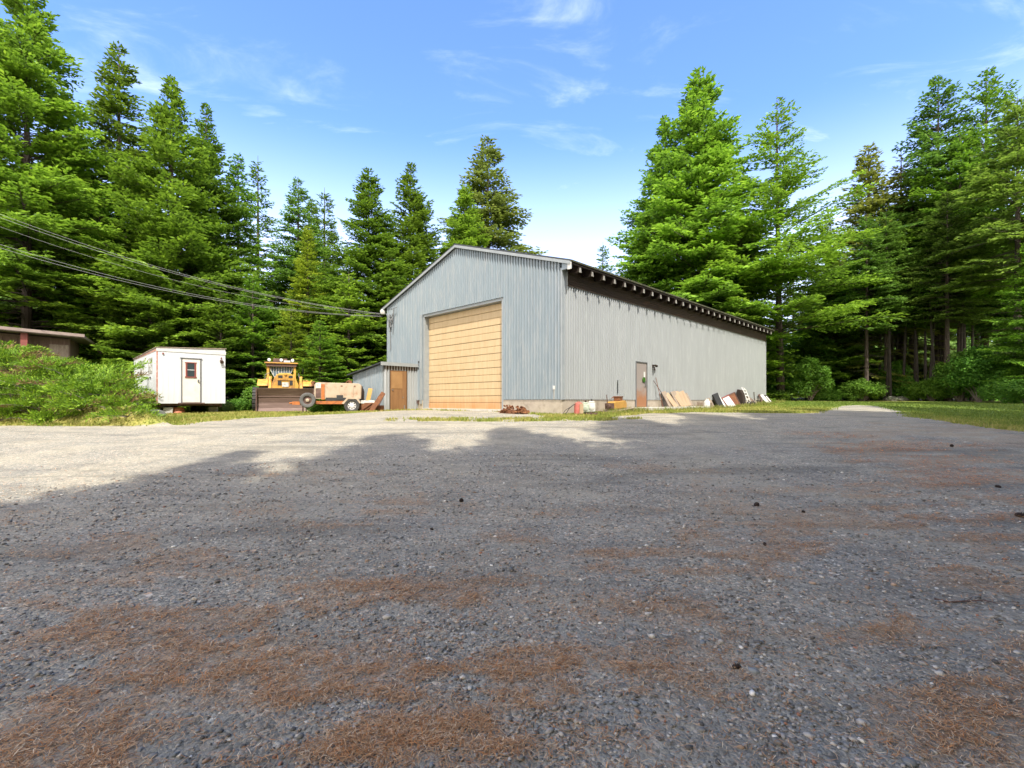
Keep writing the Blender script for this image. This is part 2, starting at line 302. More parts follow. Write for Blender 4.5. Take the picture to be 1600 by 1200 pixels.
def G(px, py):
    """the point of the ground seen at a place of the photograph"""
    Z = np.exp(np.linspace(math.log(1.2), math.log(90), 4000)); X = (px-800)/740*Z
    f = gh(X, Z) - (627-py)/740*Z
    i = np.argmax(f > 0)
    return (X[i], Z[i])
def P(px, py, Z): return Vector(((px-800)/740*Z, Z, EYE + (627-py)/740*Z))
def inpoly(X, Y, poly):
    ins = np.zeros(X.shape, bool); n = len(poly)
    for i in range(n):
        x0, y0 = poly[i]; x1, y1 = poly[(i+1) % n]
        if y0 == y1: continue
        c = ((y0 > Y) != (y1 > Y)) & (X < (x1-x0)*(Y-y0)/(y1-y0)+x0); ins ^= c
    return ins
def distpoly(X, Y, poly, closed=True):
    d = np.full(X.shape, 1e9)
    for i in range(len(poly) if closed else len(poly)-1):
        x0, y0 = poly[i]; x1, y1 = poly[(i+1) % len(poly)]
        dx, dy = x1-x0, y1-y0; t = np.clip(((X-x0)*dx+(Y-y0)*dy)/(dx*dx+dy*dy+1e-9), 0, 1)
        d = np.minimum(d, np.hypot(X-x0-t*dx, Y-y0-t*dy))
    return d
LOT = [(-70, 14.5)] + [G(*p) for p in [(20, 665), (130, 664.5), (250, 660), (380, 653.5), (480, 649), (560, 645)]] + [(-4.7, 23.6), (.6, 18.8), (1.0, 17.4), (1.9, 15.9)] + \
      [G(*p) for p in [(960, 651.5), (1010, 646.5), (1085, 644), (1200, 645.5), (1300, 645), (1400, 648.5), (1450, 655), (1520, 663.5), (1600, 675)]] + [(40, 7), (40, -70), (-70, -70)]
TRACK = [G(*p) for p in [(1262, 648), (1430, 650), (1400, 641), (1380, 636), (1350, 633), (1325, 633.5), (1305, 637), (1290, 641)]]
PATCH = [(G(760, 656.5), 3.4, .45), (G(900, 654), 2.2, .5), (G(690, 655.5), 1.6, .35)]
BANDS = [(450, 780, 893, 935, 1.), (0, 450, 912, 1000, .75), (200, 560, 1000, 1085, .9), (380, 620, 965, 1010, .7), (560, 1010, 1035, 1110, .9), (0, 190, 1075, 1200, .9),
         (480, 920, 1125, 1230, .8), (1000, 1420, 1028, 1095, .9), (930, 1160, 935, 975, .7), (905, 1160, 848, 882, .75), (1290, 1700, 812, 878, 1.15), (1490, 1700, 898, 918, 1.1),
         (1410, 1700, 724, 746, 1.1), (1480, 1700, 755, 803, 1.1), (1440, 1700, 1026, 1060, .8), (270, 400, 811, 824, .8), (370, 640, 733, 749, .8), (1340, 1700, 661, 683, 1.1),
         (1380, 1700, 1100, 1230, .7), (1400, 1700, 690, 712, 1.2), (1290, 1620, 768, 800, 1.1), (1330, 1700, 826, 868, 1.3), (1450, 1700, 880, 900, 1.1), (560, 720, 778, 806, .55), (770, 1010, 990, 1050, .8), (0, 300, 840, 900, .3), (1040, 1290, 745, 770, .35), (950, 1060, 728, 740, .4), (1080, 1600, 975, 1010, .35)]
_bw = []
for a, b_, c, d, s in BANDS:
    X0, Y0 = G(min(max((a+b_)/2, 0), 1600), d); X1, Y1 = G((a+b_)/2, c)
    _bw.append(((X0+X1)/2, (Y0+Y1)/2, (b_-a)/2*(Y0+Y1)/2/740, (Y1-Y0)/2*(1.5 if a > 1280 else 1), (X1-X0)/max(Y1-Y0, .01), s))
def zones(X, Y):
    jx = (fbm(X*1.3, Y*1.3, 21, 3)-.5)*.9; jy = (fbm(X*1.3+40, Y*1.3, 22, 3)-.5)*.7
    Xj, Yj = X+jx, Y+jy
    d = distpoly(Xj, Yj, LOT); g = np.where(inpoly(Xj, Yj, LOT), .5+d/.5, .5-d/.5)
    d2 = distpoly(Xj, Yj, TRACK); g = np.maximum(g, np.where(inpoly(Xj, Yj, TRACK), .5+d2/.6, .5-d2/.6))
    g = np.clip(g, 0, 1)*(1-sstep(-.45, .05, np.minimum(Y-15.1, (-X-Y+5)/1.414-.55)))
    for (cx, cy), rx, ry in PATCH:
        e = ((Xj-cx)/rx)**2 + ((Yj-cy)/ry)**2
        g *= 1 - .8*np.clip(1.35-e, 0, 1)*sstep(.3, .6, fbm(X*2.2, Y*2.2, 31, 3))
    back = np.where(X < 1, 26.5, 38)
    gr = (1-g)*(1-sstep(-1.5, 1.5, Yj-back))*(1-sstep(.5, 2.0, np.minimum(Y-15.2, (-X-Y+5)/1.414)))
    nd = np.zeros(X.shape)
    nf = fbm(X*2.4, Y*2.4, 41, 5); nf2 = fbm(X*5, Y*8, 43, 4); ns = fbm(X*.8+.25*Y, Y*4.4, 44, 6)
    wu = (fbm(X*.8, Y*1.2, 45, 4)-.5)*2; wv = (fbm(X*.6+7, Y*1.0, 46, 4)-.5)*2
    for cx, cy, rx, ry, sl, s in _bw:
        yy = Y-cy + wv*ry*2.2; e = ((X-cx-sl*(Y-cy)+wu*rx*1.1)/(rx*1.1))**2 + (yy/ry)**2
        nd = np.maximum(nd, s*np.clip(1.9-e, 0, 1)*sstep(.42, .60, ns*.7+nf2*.3)*1.25)
    nd = np.maximum(nd, .55*sstep(.52, .72, fbm(X*1.1+9, Y*2.0, 47, 5))*(1-sstep(4.5, 9, Y))*(nf2+.3))
    # orange needle litter round the trunk and the bare soil behind the barn
    e = ((X-22.5)/5.2)**2 + ((Y-38.8)/2.6)**2; nd = np.maximum(nd, 1.1*np.clip(1.4-e, 0, 1)*sstep(.3, .5, nf))
    nd = np.clip(nd, 0, 1)
    dry = np.clip(1-sstep(13, 19, X)*(1-sstep(34, 37, Y)) - .35*sstep(.45, .65, fbm(X*.9, Y*.9, 51, 3)), 0, 1)
    return g, gr, nd, dry

def ground_mat():
    m, nt, b = newmat('gravel, grass and forest floor'); L = nt.links.new
    at = N(nt, 'ShaderNodeAttribute', attribute_name='zone'); sp = N(nt, 'ShaderNodeSeparateColor'); L(at.outputs['Color'], sp.inputs[0])
    geo = N(nt, 'ShaderNodeNewGeometry')
    def noise(sc_, det=5, ro=.6, vec=None, dist=0):
        n = N(nt, 'ShaderNodeTexNoise'); n.inputs['Scale'].default_value = sc_; n.inputs['Detail'].default_value = det; n.inputs['Roughness'].default_value = ro; n.inputs['Distortion'].default_value = dist
        L(vec or geo.outputs['Position'], n.inputs['Vector']); return n.outputs['Fac']
    def ramp(fac, stops):
        r = N(nt, 'ShaderNodeValToRGB'); e = r.color_ramp.elements
        e[0].position, e[0].color = stops[0][0], rgba(stops[0][1]); e[1].position, e[1].color = stops[-1][0], rgba(stops[-1][1])
        for p, c in stops[1:-1]: k = e.new(p); k.color = rgba(c)
        L(fac, r.inputs[0]); return r.outputs[0]
    def mix(f, a, b_, bt='MIX'):
        x = N(nt, 'ShaderNodeMix', data_type='RGBA', blend_type=bt)
        if isinstance(f, float): x.inputs[0].default_value = f
        else: L(f, x.inputs[0])
        for i, v in ((6, a), (7, b_)):
            if isinstance(v, tuple): x.inputs[i].default_value = rgba(v)
            else: L(v, x.inputs[i])
        return x.outputs[2]
    def mr(f, a, b_, c=0., d=1.):
        x = N(nt, 'ShaderNodeMapRange', interpolation_type='SMOOTHSTEP'); L(f, x.inputs[0])
        for i, v in zip((1, 2, 3, 4), (a, b_, c, d)): x.inputs[i].default_value = v
        return x.outputs[0]
    def math_(op, a, b_):
        x = N(nt, 'ShaderNodeMath', operation=op, use_clamp=True)
        for i, v in ((0, a), (1, b_)):
            if isinstance(v, float): x.inputs[i].default_value = v
            else: L(v, x.inputs[i])
        return x.outputs[0]
    def vor(sc_, feat='F1'):
        v = N(nt, 'ShaderNodeTexVoronoi', feature=feat); v.inputs['Scale'].default_value = sc_; v.inputs['Randomness'].default_value = 1; L(geo.outputs['Position'], v.inputs['Vector']); return v
    stops = [(0, (.06, .057, .054)), (.25, (.13, .127, .12)), (.5, (.21, .203, .19)), (.72, (.285, .262, .23)), (.88, (.37, .345, .31)), (.95, (.42, .27, .19)), (1, (.64, .62, .58))]
    va = vor(62.); vb = vor(28.)
    sa = N(nt, 'ShaderNodeSeparateColor'); L(va.outputs['Color'], sa.inputs[0]); sb = N(nt, 'ShaderNodeSeparateColor'); L(vb.outputs['Color'], sb.inputs[0])
    ca = ramp(sa.outputs[0], stops); cb_ = ramp(sb.outputs[0], stops)
    fine = ramp(noise(170., 4), [(.3, (.115, .11, .10)), (.7, (.33, .31, .28))])
    pick = mr(noise(9., 4), .42, .62)
    grav = mix(pick, ca, cb_); grav = mix(mr(noise(22., 5), .40, .60, 0., .75), grav, fine)
    # silty worn lanes lighter and browner
    grav = mix(mr(noise(.45, 5, .55), .42, .68, 0., .55), grav, (.255, .236, .207))
    grav = mix(mr(noise(1.7, 6, .7), .48, .70, 0., .45), grav, (.11, .10, .092))
    mpg = N(nt, 'ShaderNodeMapping'); mpg.inputs['Scale'].default_value = (.32, 1.5, 1); mpg.inputs['Rotation'].default_value = (0, 0, R(-8)); L(geo.outputs['Position'], mpg.inputs[0])
    grav = mix(mr(noise(1.1, 7, .62, mpg.outputs[0], .4), .47, .66, 0., .55), grav, (.105, .10, .092))
    grav = mix(mr(noise(.8, 7, .6, mpg.outputs[0], .8), .55, .72, 0., .5), grav, (.25, .236, .21))
    tone = ramp(noise(.9, 4), [(.3, (.86, .87, .90)), (.7, (1.08, 1.05, 1.0))])
    grav = mix(1., grav, tone, 'MULTIPLY')
    nstr = N(nt, 'ShaderNodeTexNoise'); nstr.inputs['Scale'].default_value = 75; nstr.inputs['Detail'].default_value = 5; nstr.inputs['Distortion'].default_value = 2.2; L(geo.outputs['Position'], nstr.inputs['Vector'])
    ncol = ramp(nstr.outputs['Fac'], [(.30, (.08, .05, .03)), (.45, (.24, .14, .07)), (.55, (.44, .265, .13)), (.68, (.64, .44, .26))])
    mpn = N(nt, 'ShaderNodeMapping'); mpn.inputs['Scale'].default_value = (.7, 1.5, 1); L(geo.outputs['Position'], mpn.inputs[0])
    nmask = math_('MULTIPLY', mr(math_('ADD', sp.outputs[2], math_('ADD', math_('MULTIPLY', noise(60., 5, .7), .45), math_('MULTIPLY', noise(9., 6, .7, mpn.outputs[0]), .75))), .88, 1.22), .85)
    grasscol = ramp(noise(14., 6, .7), [(.3, (.09, .14, .022)), (.5, (.16, .23, .035)), (.7, (.23, .29, .055))])
    drycol = ramp(noise(11., 6, .7), [(.3, (.15, .165, .035)), (.5, (.30, .27, .07)), (.7, (.45, .36, .15))])
    al = at.outputs['Alpha']
    gcol = mix(al, grasscol, drycol)
    gmask = mr(math_('ADD', sp.outputs[1], math_('MULTIPLY', math_('SUBTRACT', noise(24., 6, .7), .5), .9)), .35, .62)
    floor = ramp(noise(4., 8, .7), [(.32, (.035, .04, .014)), (.5, (.075, .065, .028)), (.68, (.16, .11, .055))])
    gf = mr(math_('ADD', sp.outputs[0], math_('MULTIPLY', math_('SUBTRACT', noise(18., 6, .7), .5), .8)), .38, .6)
    grav = mix(1., grav, (1.40, 1.38, 1.20), 'MULTIPLY'); col = mix(gf, floor, grav); col = mix(gmask, col, gcol); col = mix(nmask, col, ncol)
    L(col, b.inputs['Base Color']); b.inputs['Roughness'].default_value = .95; b.inputs['Specular IOR Level'].default_value = .15
    inv = N(nt, 'ShaderNodeMath', operation='MULTIPLY_ADD'); L(va.outputs['Distance'], inv.inputs[0]); inv.inputs[1].default_value = -1.; inv.inputs[2].default_value = 1.
    bp = N(nt, 'ShaderNodeBump'); bp.inputs['Strength'].default_value = .9; bp.inputs['Distance'].default_value = .008; L(inv.outputs[0], bp.inputs['Height'])
    bp2 = N(nt, 'ShaderNodeBump'); bp2.inputs['Strength'].default_value = .8; bp2.inputs['Distance'].default_value = .03; L(noise(14., 6, .7), bp2.inputs['Height']); L(bp.outputs[0], bp2.inputs['Normal'])
    L(bp2.outputs[0], b.inputs['Normal'])
    return m
M['ground'] = ground_mat()
def build_ground():
    rr = np.exp(np.arange(math.log(.5), math.log(420), .0145)); rr[0] = 0.001
    th = np.concatenate([np.arange(-60, 60.01, .28), np.arange(63, 298, 5.)])  # degrees from +Y, clockwise
    t = np.radians(th); n = len(t); k = len(rr)
    Rr, T = np.meshgrid(rr, t, indexing='ij'); X = Rr*np.sin(T); Y = Rr*np.cos(T)
    Z = gh(X, Y) + EYE + .012*(fbm(X*5, Y*5, 61, 3)-.5)*(Rr < 20)
    g, gr, nd, dry = zones(X, Y)
    A = np.stack([g, gr, nd, dry], -1).reshape(-1, 4)
    V = np.stack([X, Y, Z], -1).reshape(-1, 3)
    i, j = np.meshgrid(np.arange(k-1), np.arange(n), indexing='ij'); j2 = (j+1) % n
    F = np.stack([i*n+j, i*n+j2, (i+1)*n+j2, (i+1)*n+j], -1).reshape(-1, 4)[:, ::-1]
    fz = A[F].mean(1)
    cls = np.where(fz[:, 0] > .5, 0, np.where(fz[:, 1] > .5, 1, 2))
    for c, nm, lb in ((0, 'gravel_lot', None), (1, 'lawn', None), (2, 'forest_floor', None)):
        Fc = F[cls == c]; u, inv = np.unique(Fc, return_inverse=True)
        o = mesh_np(nm, V[u], inv.reshape(Fc.shape), M['ground'], attrs={'zone': A[u]}, smooth=True); tag(o, kind='structure')
build_ground()

def scatter_stones():
    rng = np.random.default_rng(3); n = 52000
    r = np.exp(rng.uniform(math.log(1.5), math.log(9.5), n)); t = np.radians(rng.uniform(-54, 54, n))
    X = r*np.sin(t); Y = r*np.cos(t)
    g, gr, nd, dry = zones(X, Y)
    keep = (g > .6) & (rng.uniform(0, 1, n) > nd*.75) & (rng.uniform(0, 1, n) < .45+.55*sstep(.4, .6, fbm(X*1.6, Y*1.6, 77, 4))); X, Y, r = X[keep], Y[keep], r[keep]; n = len(X)
    # icosahedron
    p = (1+5**.5)/2; iv = np.array([(-1, p, 0), (1, p, 0), (-1, -p, 0), (1, -p, 0), (0, -1, p), (0, 1, p), (0, -1, -p), (0, 1, -p), (p, 0, -1), (p, 0, 1), (-p, 0, -1), (-p, 0, 1)])/1.9
    fi = np.array([(0, 11, 5), (0, 5, 1), (0, 1, 7), (0, 7, 10), (0, 10, 11), (1, 5, 9), (5, 11, 4), (11, 10, 2), (10, 7, 6), (7, 1, 8), (3, 9, 4), (3, 4, 2), (3, 2, 6), (3, 6, 8), (3, 8, 9), (4, 9, 5), (2, 4, 11), (6, 2, 10), (8, 6, 7), (9, 8, 1)])
    s = .0042*np.exp(rng.normal(0, .42, n))*(1+.16*r); s = np.clip(s, .003, .022)
    V = iv[None]*rng.uniform(.72, 1.25, (n, 12, 1)); V = V*np.stack([rng.uniform(.8, 1.5, n), rng.uniform(.7, 1.1, n), rng.uniform(.4, .75, n)], -1)[:, None]
    a = rng.uniform(0, 6.28, n); c_, s_ = np.cos(a)[:, None], np.sin(a)[:, None]
    V = np.stack([V[..., 0]*c_-V[..., 1]*s_, V[..., 0]*s_+V[..., 1]*c_, V[..., 2]], -1)*s[:, None, None]
    V[..., 0] += X[:, None]; V[..., 1] += Y[:, None]; V[..., 2] += (gh(X, Y)+EYE+.2*s)[:, None]
    pal = np.array([(.11, .10, .085), (.19, .18, .155), (.27, .25, .215), (.35, .32, .27), (.18, .19, .185), (.44, .40, .33), (.31, .22, .15), (.62, .58, .50), (.32, .15, .09)])
    k = rng.choice(len(pal), n, p=[.17, .22, .2, .13, .12, .07, .06, .015, .015]); col = pal[k]*rng.uniform(.8, 1.2, (n, 1))
    A = np.concatenate([np.repeat(col[:, None], 12, 1), np.ones((n, 12, 1))], -1)
    F = (fi[None] + (np.arange(n)*12)[:, None, None]).reshape(-1, 3)
    o = mesh_np('loose_gravel', V.reshape(-1, 3), F, M['stone'], attrs={'tint': A.reshape(-1, 4)}, smooth=False); tag(o, 'loose grey gravel stones strewn over the near lot', 'gravel', kind='stuff')
scatter_stones()
def scatter_needles():
    rng = np.random.default_rng(4); n = 460000
    r = np.exp(rng.uniform(math.log(1.5), math.log(15), n)); t = np.radians(rng.uniform(-54, 54, n))
    X = r*np.sin(t); Y = r*np.cos(t)
    g, gr, nd, dry = zones(X, Y); brk = sstep(.36, .60, fbm(X*7, Y*13, 88, 4)); keep = rng.uniform(0, 1, n) < (nd**1.2*.95+.10*(1-sstep(5, 9, Y)))*(.18+.82*brk); X, Y, r = X[keep], Y[keep], r[keep]; n = len(X)
    ln = rng.uniform(.006, .021, n)*(1+.12*r); wd = (.0006+.00030*r)*rng.uniform(.7, 1.3, n); a = rng.uniform(0, 6.28, n); bend = rng.uniform(-.8, .8, n)
    z = gh(X, Y)+EYE+rng.uniform(.004, .014, n)*(1+.08*r); tilt = rng.uniform(-.35, .45, n)
    pts = []
    P0 = np.stack([X, Y, z], -1); d0 = np.stack([np.cos(a), np.sin(a), tilt], -1); d1 = np.stack([np.cos(a+bend), np.sin(a+bend), -tilt*.5], -1)
    P1 = P0+d0*ln[:, None]; P2 = P1+d1*ln[:, None]; side = np.stack([-np.sin(a), np.cos(a), 0*a], -1)*wd[:, None]
    V = np.stack([P0-side*.5, P0+side*.5, P1+side, P1-side, P2+side*.4, P2-side*.4], 1)
    F = np.array([(0, 1, 2, 3), (3, 2, 4, 5)])[None] + (np.arange(n)*6)[:, None, None]
    pal = np.array([(.48, .27, .12), (.60, .39, .21), (.38, .18, .07), (.22, .12, .06), (.66, .51, .33), (.56, .23, .07)])
    col = pal[rng.choice(6, n, p=[.26, .2, .2, .16, .08, .10])]*rng.uniform(.75, 1.2, (n, 1))
    # redder litter on the right-hand side of the lot
    rd = sstep(3.5, 8, X)[:, None]; col = col*(1-rd) + rd*col*np.array([1.3, .88, .6])
    A = np.concatenate([np.repeat(col[:, None], 6, 1), np.ones((n, 6, 1))], -1)
    o = mesh_np('fallen_needles', V.reshape(-1, 3), F.reshape(-1, 4), M['needle'], attrs={'tint': A.reshape(-1, 4)}); tag(o, 'red brown dead needles lying in drifts on the gravel', 'needle litter', kind='stuff')
scatter_needles()
def blades(name, X, Y, h, wdt, tint, seed, label):
    rng = np.random.default_rng(seed); n = len(X); a = rng.uniform(0, 6.28, n); lean = rng.normal(0, .35, (n, 2))
    z = gh(X, Y)+EYE-.005; b0 = np.stack([X, Y, z], -1); s = np.stack([np.cos(a), np.sin(a), 0*a], -1)*wdt[:, None]
    tip = b0+np.stack([lean[:, 0]*h, lean[:, 1]*h, h], -1); V = np.stack([b0-s, b0+s, tip+s*.2, tip-s*.2], 1)
    A = np.zeros((n, 4, 4)); A[..., 0] = tint[:, None]
    o = mesh_np(name, V.reshape(-1, 3), np.arange(4*n).reshape(-1, 4), M['grass'], attrs={'tint': A.reshape(-1, 4)}); tag(o, label, 'grass', kind='stuff')
def scatter_grass():
    rng = np.random.default_rng(8); n = 420000
    r = np.exp(rng.uniform(math.log(12), math.log(42), n)); t = np.radians(rng.uniform(-52, 52, n)); X = r*np.sin(t); Y = r*np.cos(t)
    g, gr, nd, dry = zones(X, Y)
    pg = gr + (g < .7)*(g > .12)*(X > -7)*(X < 8)*(Y < 19)*.8
    keep = rng.uniform(0, 1, n) < np.clip(pg, 0, 1)*.8
    X, Y, dry, r = X[keep], Y[keep], dry[keep], r[keep]; n = len(X)
    h = rng.uniform(.03, .09, n)*np.where(X > 14, .8, 1.1); blades('grass', X, Y, h, .0028*r**.6*rng.uniform(.8, 1.6, n), np.clip(dry*.55+rng.uniform(0, .45, n)-.05, 0, 1), 9, 'short mown and dry grass along the edges of the lot')
scatter_grass()
M['barkdark'] = paint('dark brown bark', (.05, .04, .032), (.03, .024, .02), .95, 0, 3)  # darker brown bark for the slim pole trunks
# ------------------------------------------------------------------ trees
def norm(a): return a/np.maximum(np.linalg.norm(a, axis=-1, keepdims=True), 1e-9)
def conifer(seed, H=24, Rm=4.2, zb=2.5, spacing=.42, nper=6, up_top=38, up_bot=-6, droop=.22, blade=.19, bw=.036, dens=1.0, irr=.3, prof=.85, base_shrink=.75, lean=0., bare=0, sparse_top=0, tw=.21):
    """returns crown quads, their tint, and an MB of trunk and limbs"""
    rng = np.random.default_rng(seed); tr = MB()
    def axis(z): return np.array([lean*math.sin(z/H*2.2+seed), lean*.6*math.cos(z/H*2.7+seed)-lean*.6*math.cos(seed), z])
    npt = 11; pts = [axis(H*i/(npt-1)) for i in range(npt)]; r0 = H*.0115
    pts[0] = pts[0]-np.array([0, 0, .35])
    tr.path([tuple(p) for p in pts], [r0*(1.25 if i == 0 else 1)*(1-i/(npt-1))**.85+.012 for i in range(npt)], 9)
    Bc, Bd, Bn, Bl, Bt = [], [], [], [], []
    z = zb; hi = H-.25
    while z < hi:
        u = (H-z)/(H-zb); gap = spacing*(.75+.6*u)*(1+sparse_top*(1-u))
        for k in range(max(3, int(nper*(.65+.4*u)+rng.uniform(0, 1)))):
            zz = z+rng.uniform(-.5, .5)*gap; uu = min(max((H-zz)/(H-zb), .005), 1)
            pr = uu**prof; low = (uu-.78)/.22
            if low > 0: pr *= 1-(1-base_shrink)*low
            Lb = Rm*pr*rng.uniform(1-irr, 1+irr*.55)+.12
            if rng.random() < .07: Lb *= .45
            az = rng.uniform(0, 2*math.pi); el = R(up_bot+(up_top-up_bot)*(1-uu)**1.3+rng.uniform(-8, 8))
            dh = np.array([math.cos(az), math.sin(az), 0]); o = axis(zz)
            def pt(s):
                s = np.asarray(s, float)[..., None]
                return o + dh*s*math.cos(el) + np.array([0, 0, 1.])*(s*math.sin(el) - droop*s*s/Lb*(1.-.45*s/Lb))
            nseg = 5; ss = np.linspace(0, Lb*.93, nseg)
            rb = .008+.0075*Lb
            tr.path([tuple(q) for q in pt(ss)], [rb*(1-i/nseg)+.003 for i in range(nseg)], 3)
            s0 = Lb*(.10+.16*uu) + .05; stp = .15/dens
            sk = np.arange(s0, Lb, stp); sk = sk+rng.uniform(-.05, .05, len(sk))
            if len(sk) == 0: sk = np.array([Lb*.6])
            sk = np.repeat(sk, 2); side = np.tile([1., -1.], len(sk)//2)
            roll = rng.uniform(-.35, .35); b0 = pt(sk); tan = norm(pt(sk+.05)-b0)
            lat = norm(np.cross(tan, [0, 0, 1.])); upv = norm(np.cross(lat, tan)); lat = lat*math.cos(roll)+upv*math.sin(roll)
            tl = np.clip((Lb-sk)*.62+.14, .12, tw*Lb+.26)*rng.uniform(.6, 1.15, len(sk))
            td = norm(tan*.72+lat*side[:, None]*.85+upv*rng.uniform(-.12, .22, (len(sk), 1)))
            m = np.maximum((tl/(.105/dens)).astype(int), 1)
            idx = np.repeat(np.arange(len(sk)), m); f = (np.arange(len(idx))-np.repeat(np.cumsum(m)-m, m)+.5)/m[idx]
            c = b0[idx]+td[idx]*(tl[idx]*f)[:, None]; c[:, 2] -= .16*tl[idx]*f**2
            sgn = np.where(rng.random(len(idx)) < .5, -1., 1.)[:, None]
            lt2 = norm(np.cross(td[idx], upv[idx]))
            d = norm(td[idx]*.9+lt2*sgn*.7+upv[idx]*rng.uniform(-.25, .35, (len(idx), 1))+rng.normal(0, .12, (len(idx), 3)))
            nn = norm(upv[idx]+rng.normal(0, .42, (len(idx), 3)))
            Bc.append(c); Bd.append(d); Bn.append(nn); Bl.append(blade*rng.uniform(.65, 1.25, len(idx)))
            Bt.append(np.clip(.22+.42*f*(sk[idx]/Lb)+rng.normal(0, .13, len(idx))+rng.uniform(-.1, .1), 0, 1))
            # the leading shoot
        z += gap
    # dead twiggy limbs below the crown
    for k in range(bare):
        zz = rng.uniform(.25*zb+.8, zb+1.5); az = rng.uniform(0, 6.28); Lb = rng.uniform(.6, Rm*.55); o = axis(zz)
        p = [o+np.array([math.cos(az)*Lb*t, math.sin(az)*Lb*t, -.12*Lb*t+rng.normal(0, .05)]) for t in (0, .35, .7, 1)]
        tr.path([tuple(q) for q in p], [.022, .015, .009, .004], 3)
        for _ in range(3):
            q = p[rng.integers(1, 4)]; e = q+np.array([math.cos(az+rng.uniform(-1, 1)), math.sin(az+rng.uniform(-1, 1)), rng.uniform(-.5, .3)])*rng.uniform(.2, .7)
            tr.path([tuple(q), tuple(e)], [.008, .003], 3)
    c = np.concatenate(Bc); d = np.concatenate(Bd); nn = np.concatenate(Bn); l = np.concatenate(Bl)[:, None]; t = np.concatenate(Bt)
    top = axis(H); ws = norm(np.cross(d, nn))*bw
    V = np.stack([c-ws*.6, c+ws*.6, c+d*l*.55+ws, c+d*l-nn*l*.12], 1); V2 = np.stack([c-ws*.6, c+d*l*.55+ws, c+d*l-nn*l*.12, c+d*l*.55-ws], 1)
    V = np.stack([c, c+d*l*.5+ws, c+d*l-nn*l*.15, c+d*l*.5-ws], 1)
    return V.reshape(-1, 3), np.repeat(t, 4), tr
PROTO = {}
def proto(name, **k):
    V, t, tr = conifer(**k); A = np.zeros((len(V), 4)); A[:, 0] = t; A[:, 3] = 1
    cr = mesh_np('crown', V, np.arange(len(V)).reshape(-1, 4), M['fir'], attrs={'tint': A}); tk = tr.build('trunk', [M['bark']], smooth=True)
    cr['_p'] = 1; del cr['_p']
    PROTO[name] = (cr.data, tk.data, k.get('H', 24)); bpy.data.objects.remove(cr); bpy.data.objects.remove(tk)
    print('proto', name, len(V)//4)
proto('broad', seed=1, H=24, Rm=6.9, zb=1.6, spacing=.46, nper=10, droop=.26, irr=.4, up_bot=6, blade=.30, bw=.072, prof=.86, dens=.95)
proto('tallfull', seed=2, H=25, Rm=5.2, zb=3.0, spacing=.46, nper=9, droop=.32, up_bot=2, blade=.28, bw=.068, irr=.46, bare=20, prof=.8, dens=.9)
proto('slim', seed=3, H=22, Rm=3.8, zb=1.5, spacing=.42, nper=8, droop=.25, up_top=48, blade=.26, bw=.062, irr=.4, prof=.75)
proto('open', seed=4, H=26, Rm=7.8, zb=5.9, spacing=.66, nper=9, droop=.15, up_top=40, up_bot=12, blade=.28, bw=.066, dens=.95, irr=.45, prof=.85, lean=.12, bare=10, sparse_top=.7, tw=.13)
proto('young', seed=5, H=12, Rm=3.1, zb=.3, spacing=.36, nper=7, droop=.20, up_bot=6, up_top=45, blade=.24, bw=.058, irr=.3, base_shrink=1., prof=.75)
proto('thin', seed=6, H=22, Rm=3.4, zb=3, spacing=.54, nper=7, droop=.2, up_top=40, blade=.28, bw=.062, irr=.42, sparse_top=.4, tw=.17)
proto('deep', seed=7, H=25, Rm=5.0, zb=9.8, spacing=.54, nper=9, droop=.3, up_bot=0, blade=.32, bw=.078, dens=.8, irr=.35, bare=36, prof=.7)
proto('dense', seed=8, H=23, Rm=6.0, zb=1.8, spacing=.46, nper=10, droop=.22, up_bot=12, up_top=48, blade=.28, bw=.068, irr=.44, prof=.9, dens=.95)
_matc = {}
def tree(kind, X, Y, top_h, label, mat='fir', group=None, cat='fir tree', name='fir_tree', rz=None, wide=1.0, lean=0):
    """top_h: height of the tip above eye level"""
    cm_, tm_, H = PROTO[kind]; g = gz(X, Y); s = (top_h+EYE-g)/H
    e = empty(name, (X, Y, g), rz if rz is not None else (X*7.7+Y*3.1) % 6.28, label, cat, group)
    if lean: e.rotation_euler = (0, lean, 0)
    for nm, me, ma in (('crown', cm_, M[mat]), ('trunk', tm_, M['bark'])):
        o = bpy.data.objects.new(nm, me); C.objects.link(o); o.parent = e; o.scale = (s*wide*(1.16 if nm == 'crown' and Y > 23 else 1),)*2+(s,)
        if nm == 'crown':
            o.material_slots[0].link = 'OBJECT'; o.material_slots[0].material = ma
    return e
def T(kind, px, top, Z, label, **k): return tree(kind, (px-800)/740*Z, Z, (627-top)/740*Z, label, **k)
# left-hand side of the lot, front row
T('broad', 42, -40, 27.5, 'huge fir with heavy drooping green boughs and bare lower trunk above the brown cabin', rz=1.0, wide=.95)
T('tallfull', 186, 66, 33, 'tall fir with a ragged tip between the huge left fir and the bright green one', wide=1.0)
T('dense', 268, 118, 30, 'bright green fir with sparse pointed tip, standing behind the white trailer', wide=1.0, rz=2)
T('dense', 322, 163, 33, 'fir with full sides behind the right end of the white trailer', wide=.85, rz=4.4)
T('slim', 372, 240, 35, 'slender fir whose tip stands just left of the lone thin spire')
T('thin', 403, 243, 42, 'thin spire fir left of the yellow loader with sky around its tip')
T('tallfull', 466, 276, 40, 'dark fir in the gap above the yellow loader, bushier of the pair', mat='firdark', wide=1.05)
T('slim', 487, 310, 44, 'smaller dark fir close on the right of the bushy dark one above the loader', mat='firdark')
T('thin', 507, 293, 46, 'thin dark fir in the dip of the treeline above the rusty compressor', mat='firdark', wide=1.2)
T('broad', 576, 262, 34, 'full green fir rising left of the barn roof, with pointed dark tip', wide=1.0, rz=3)
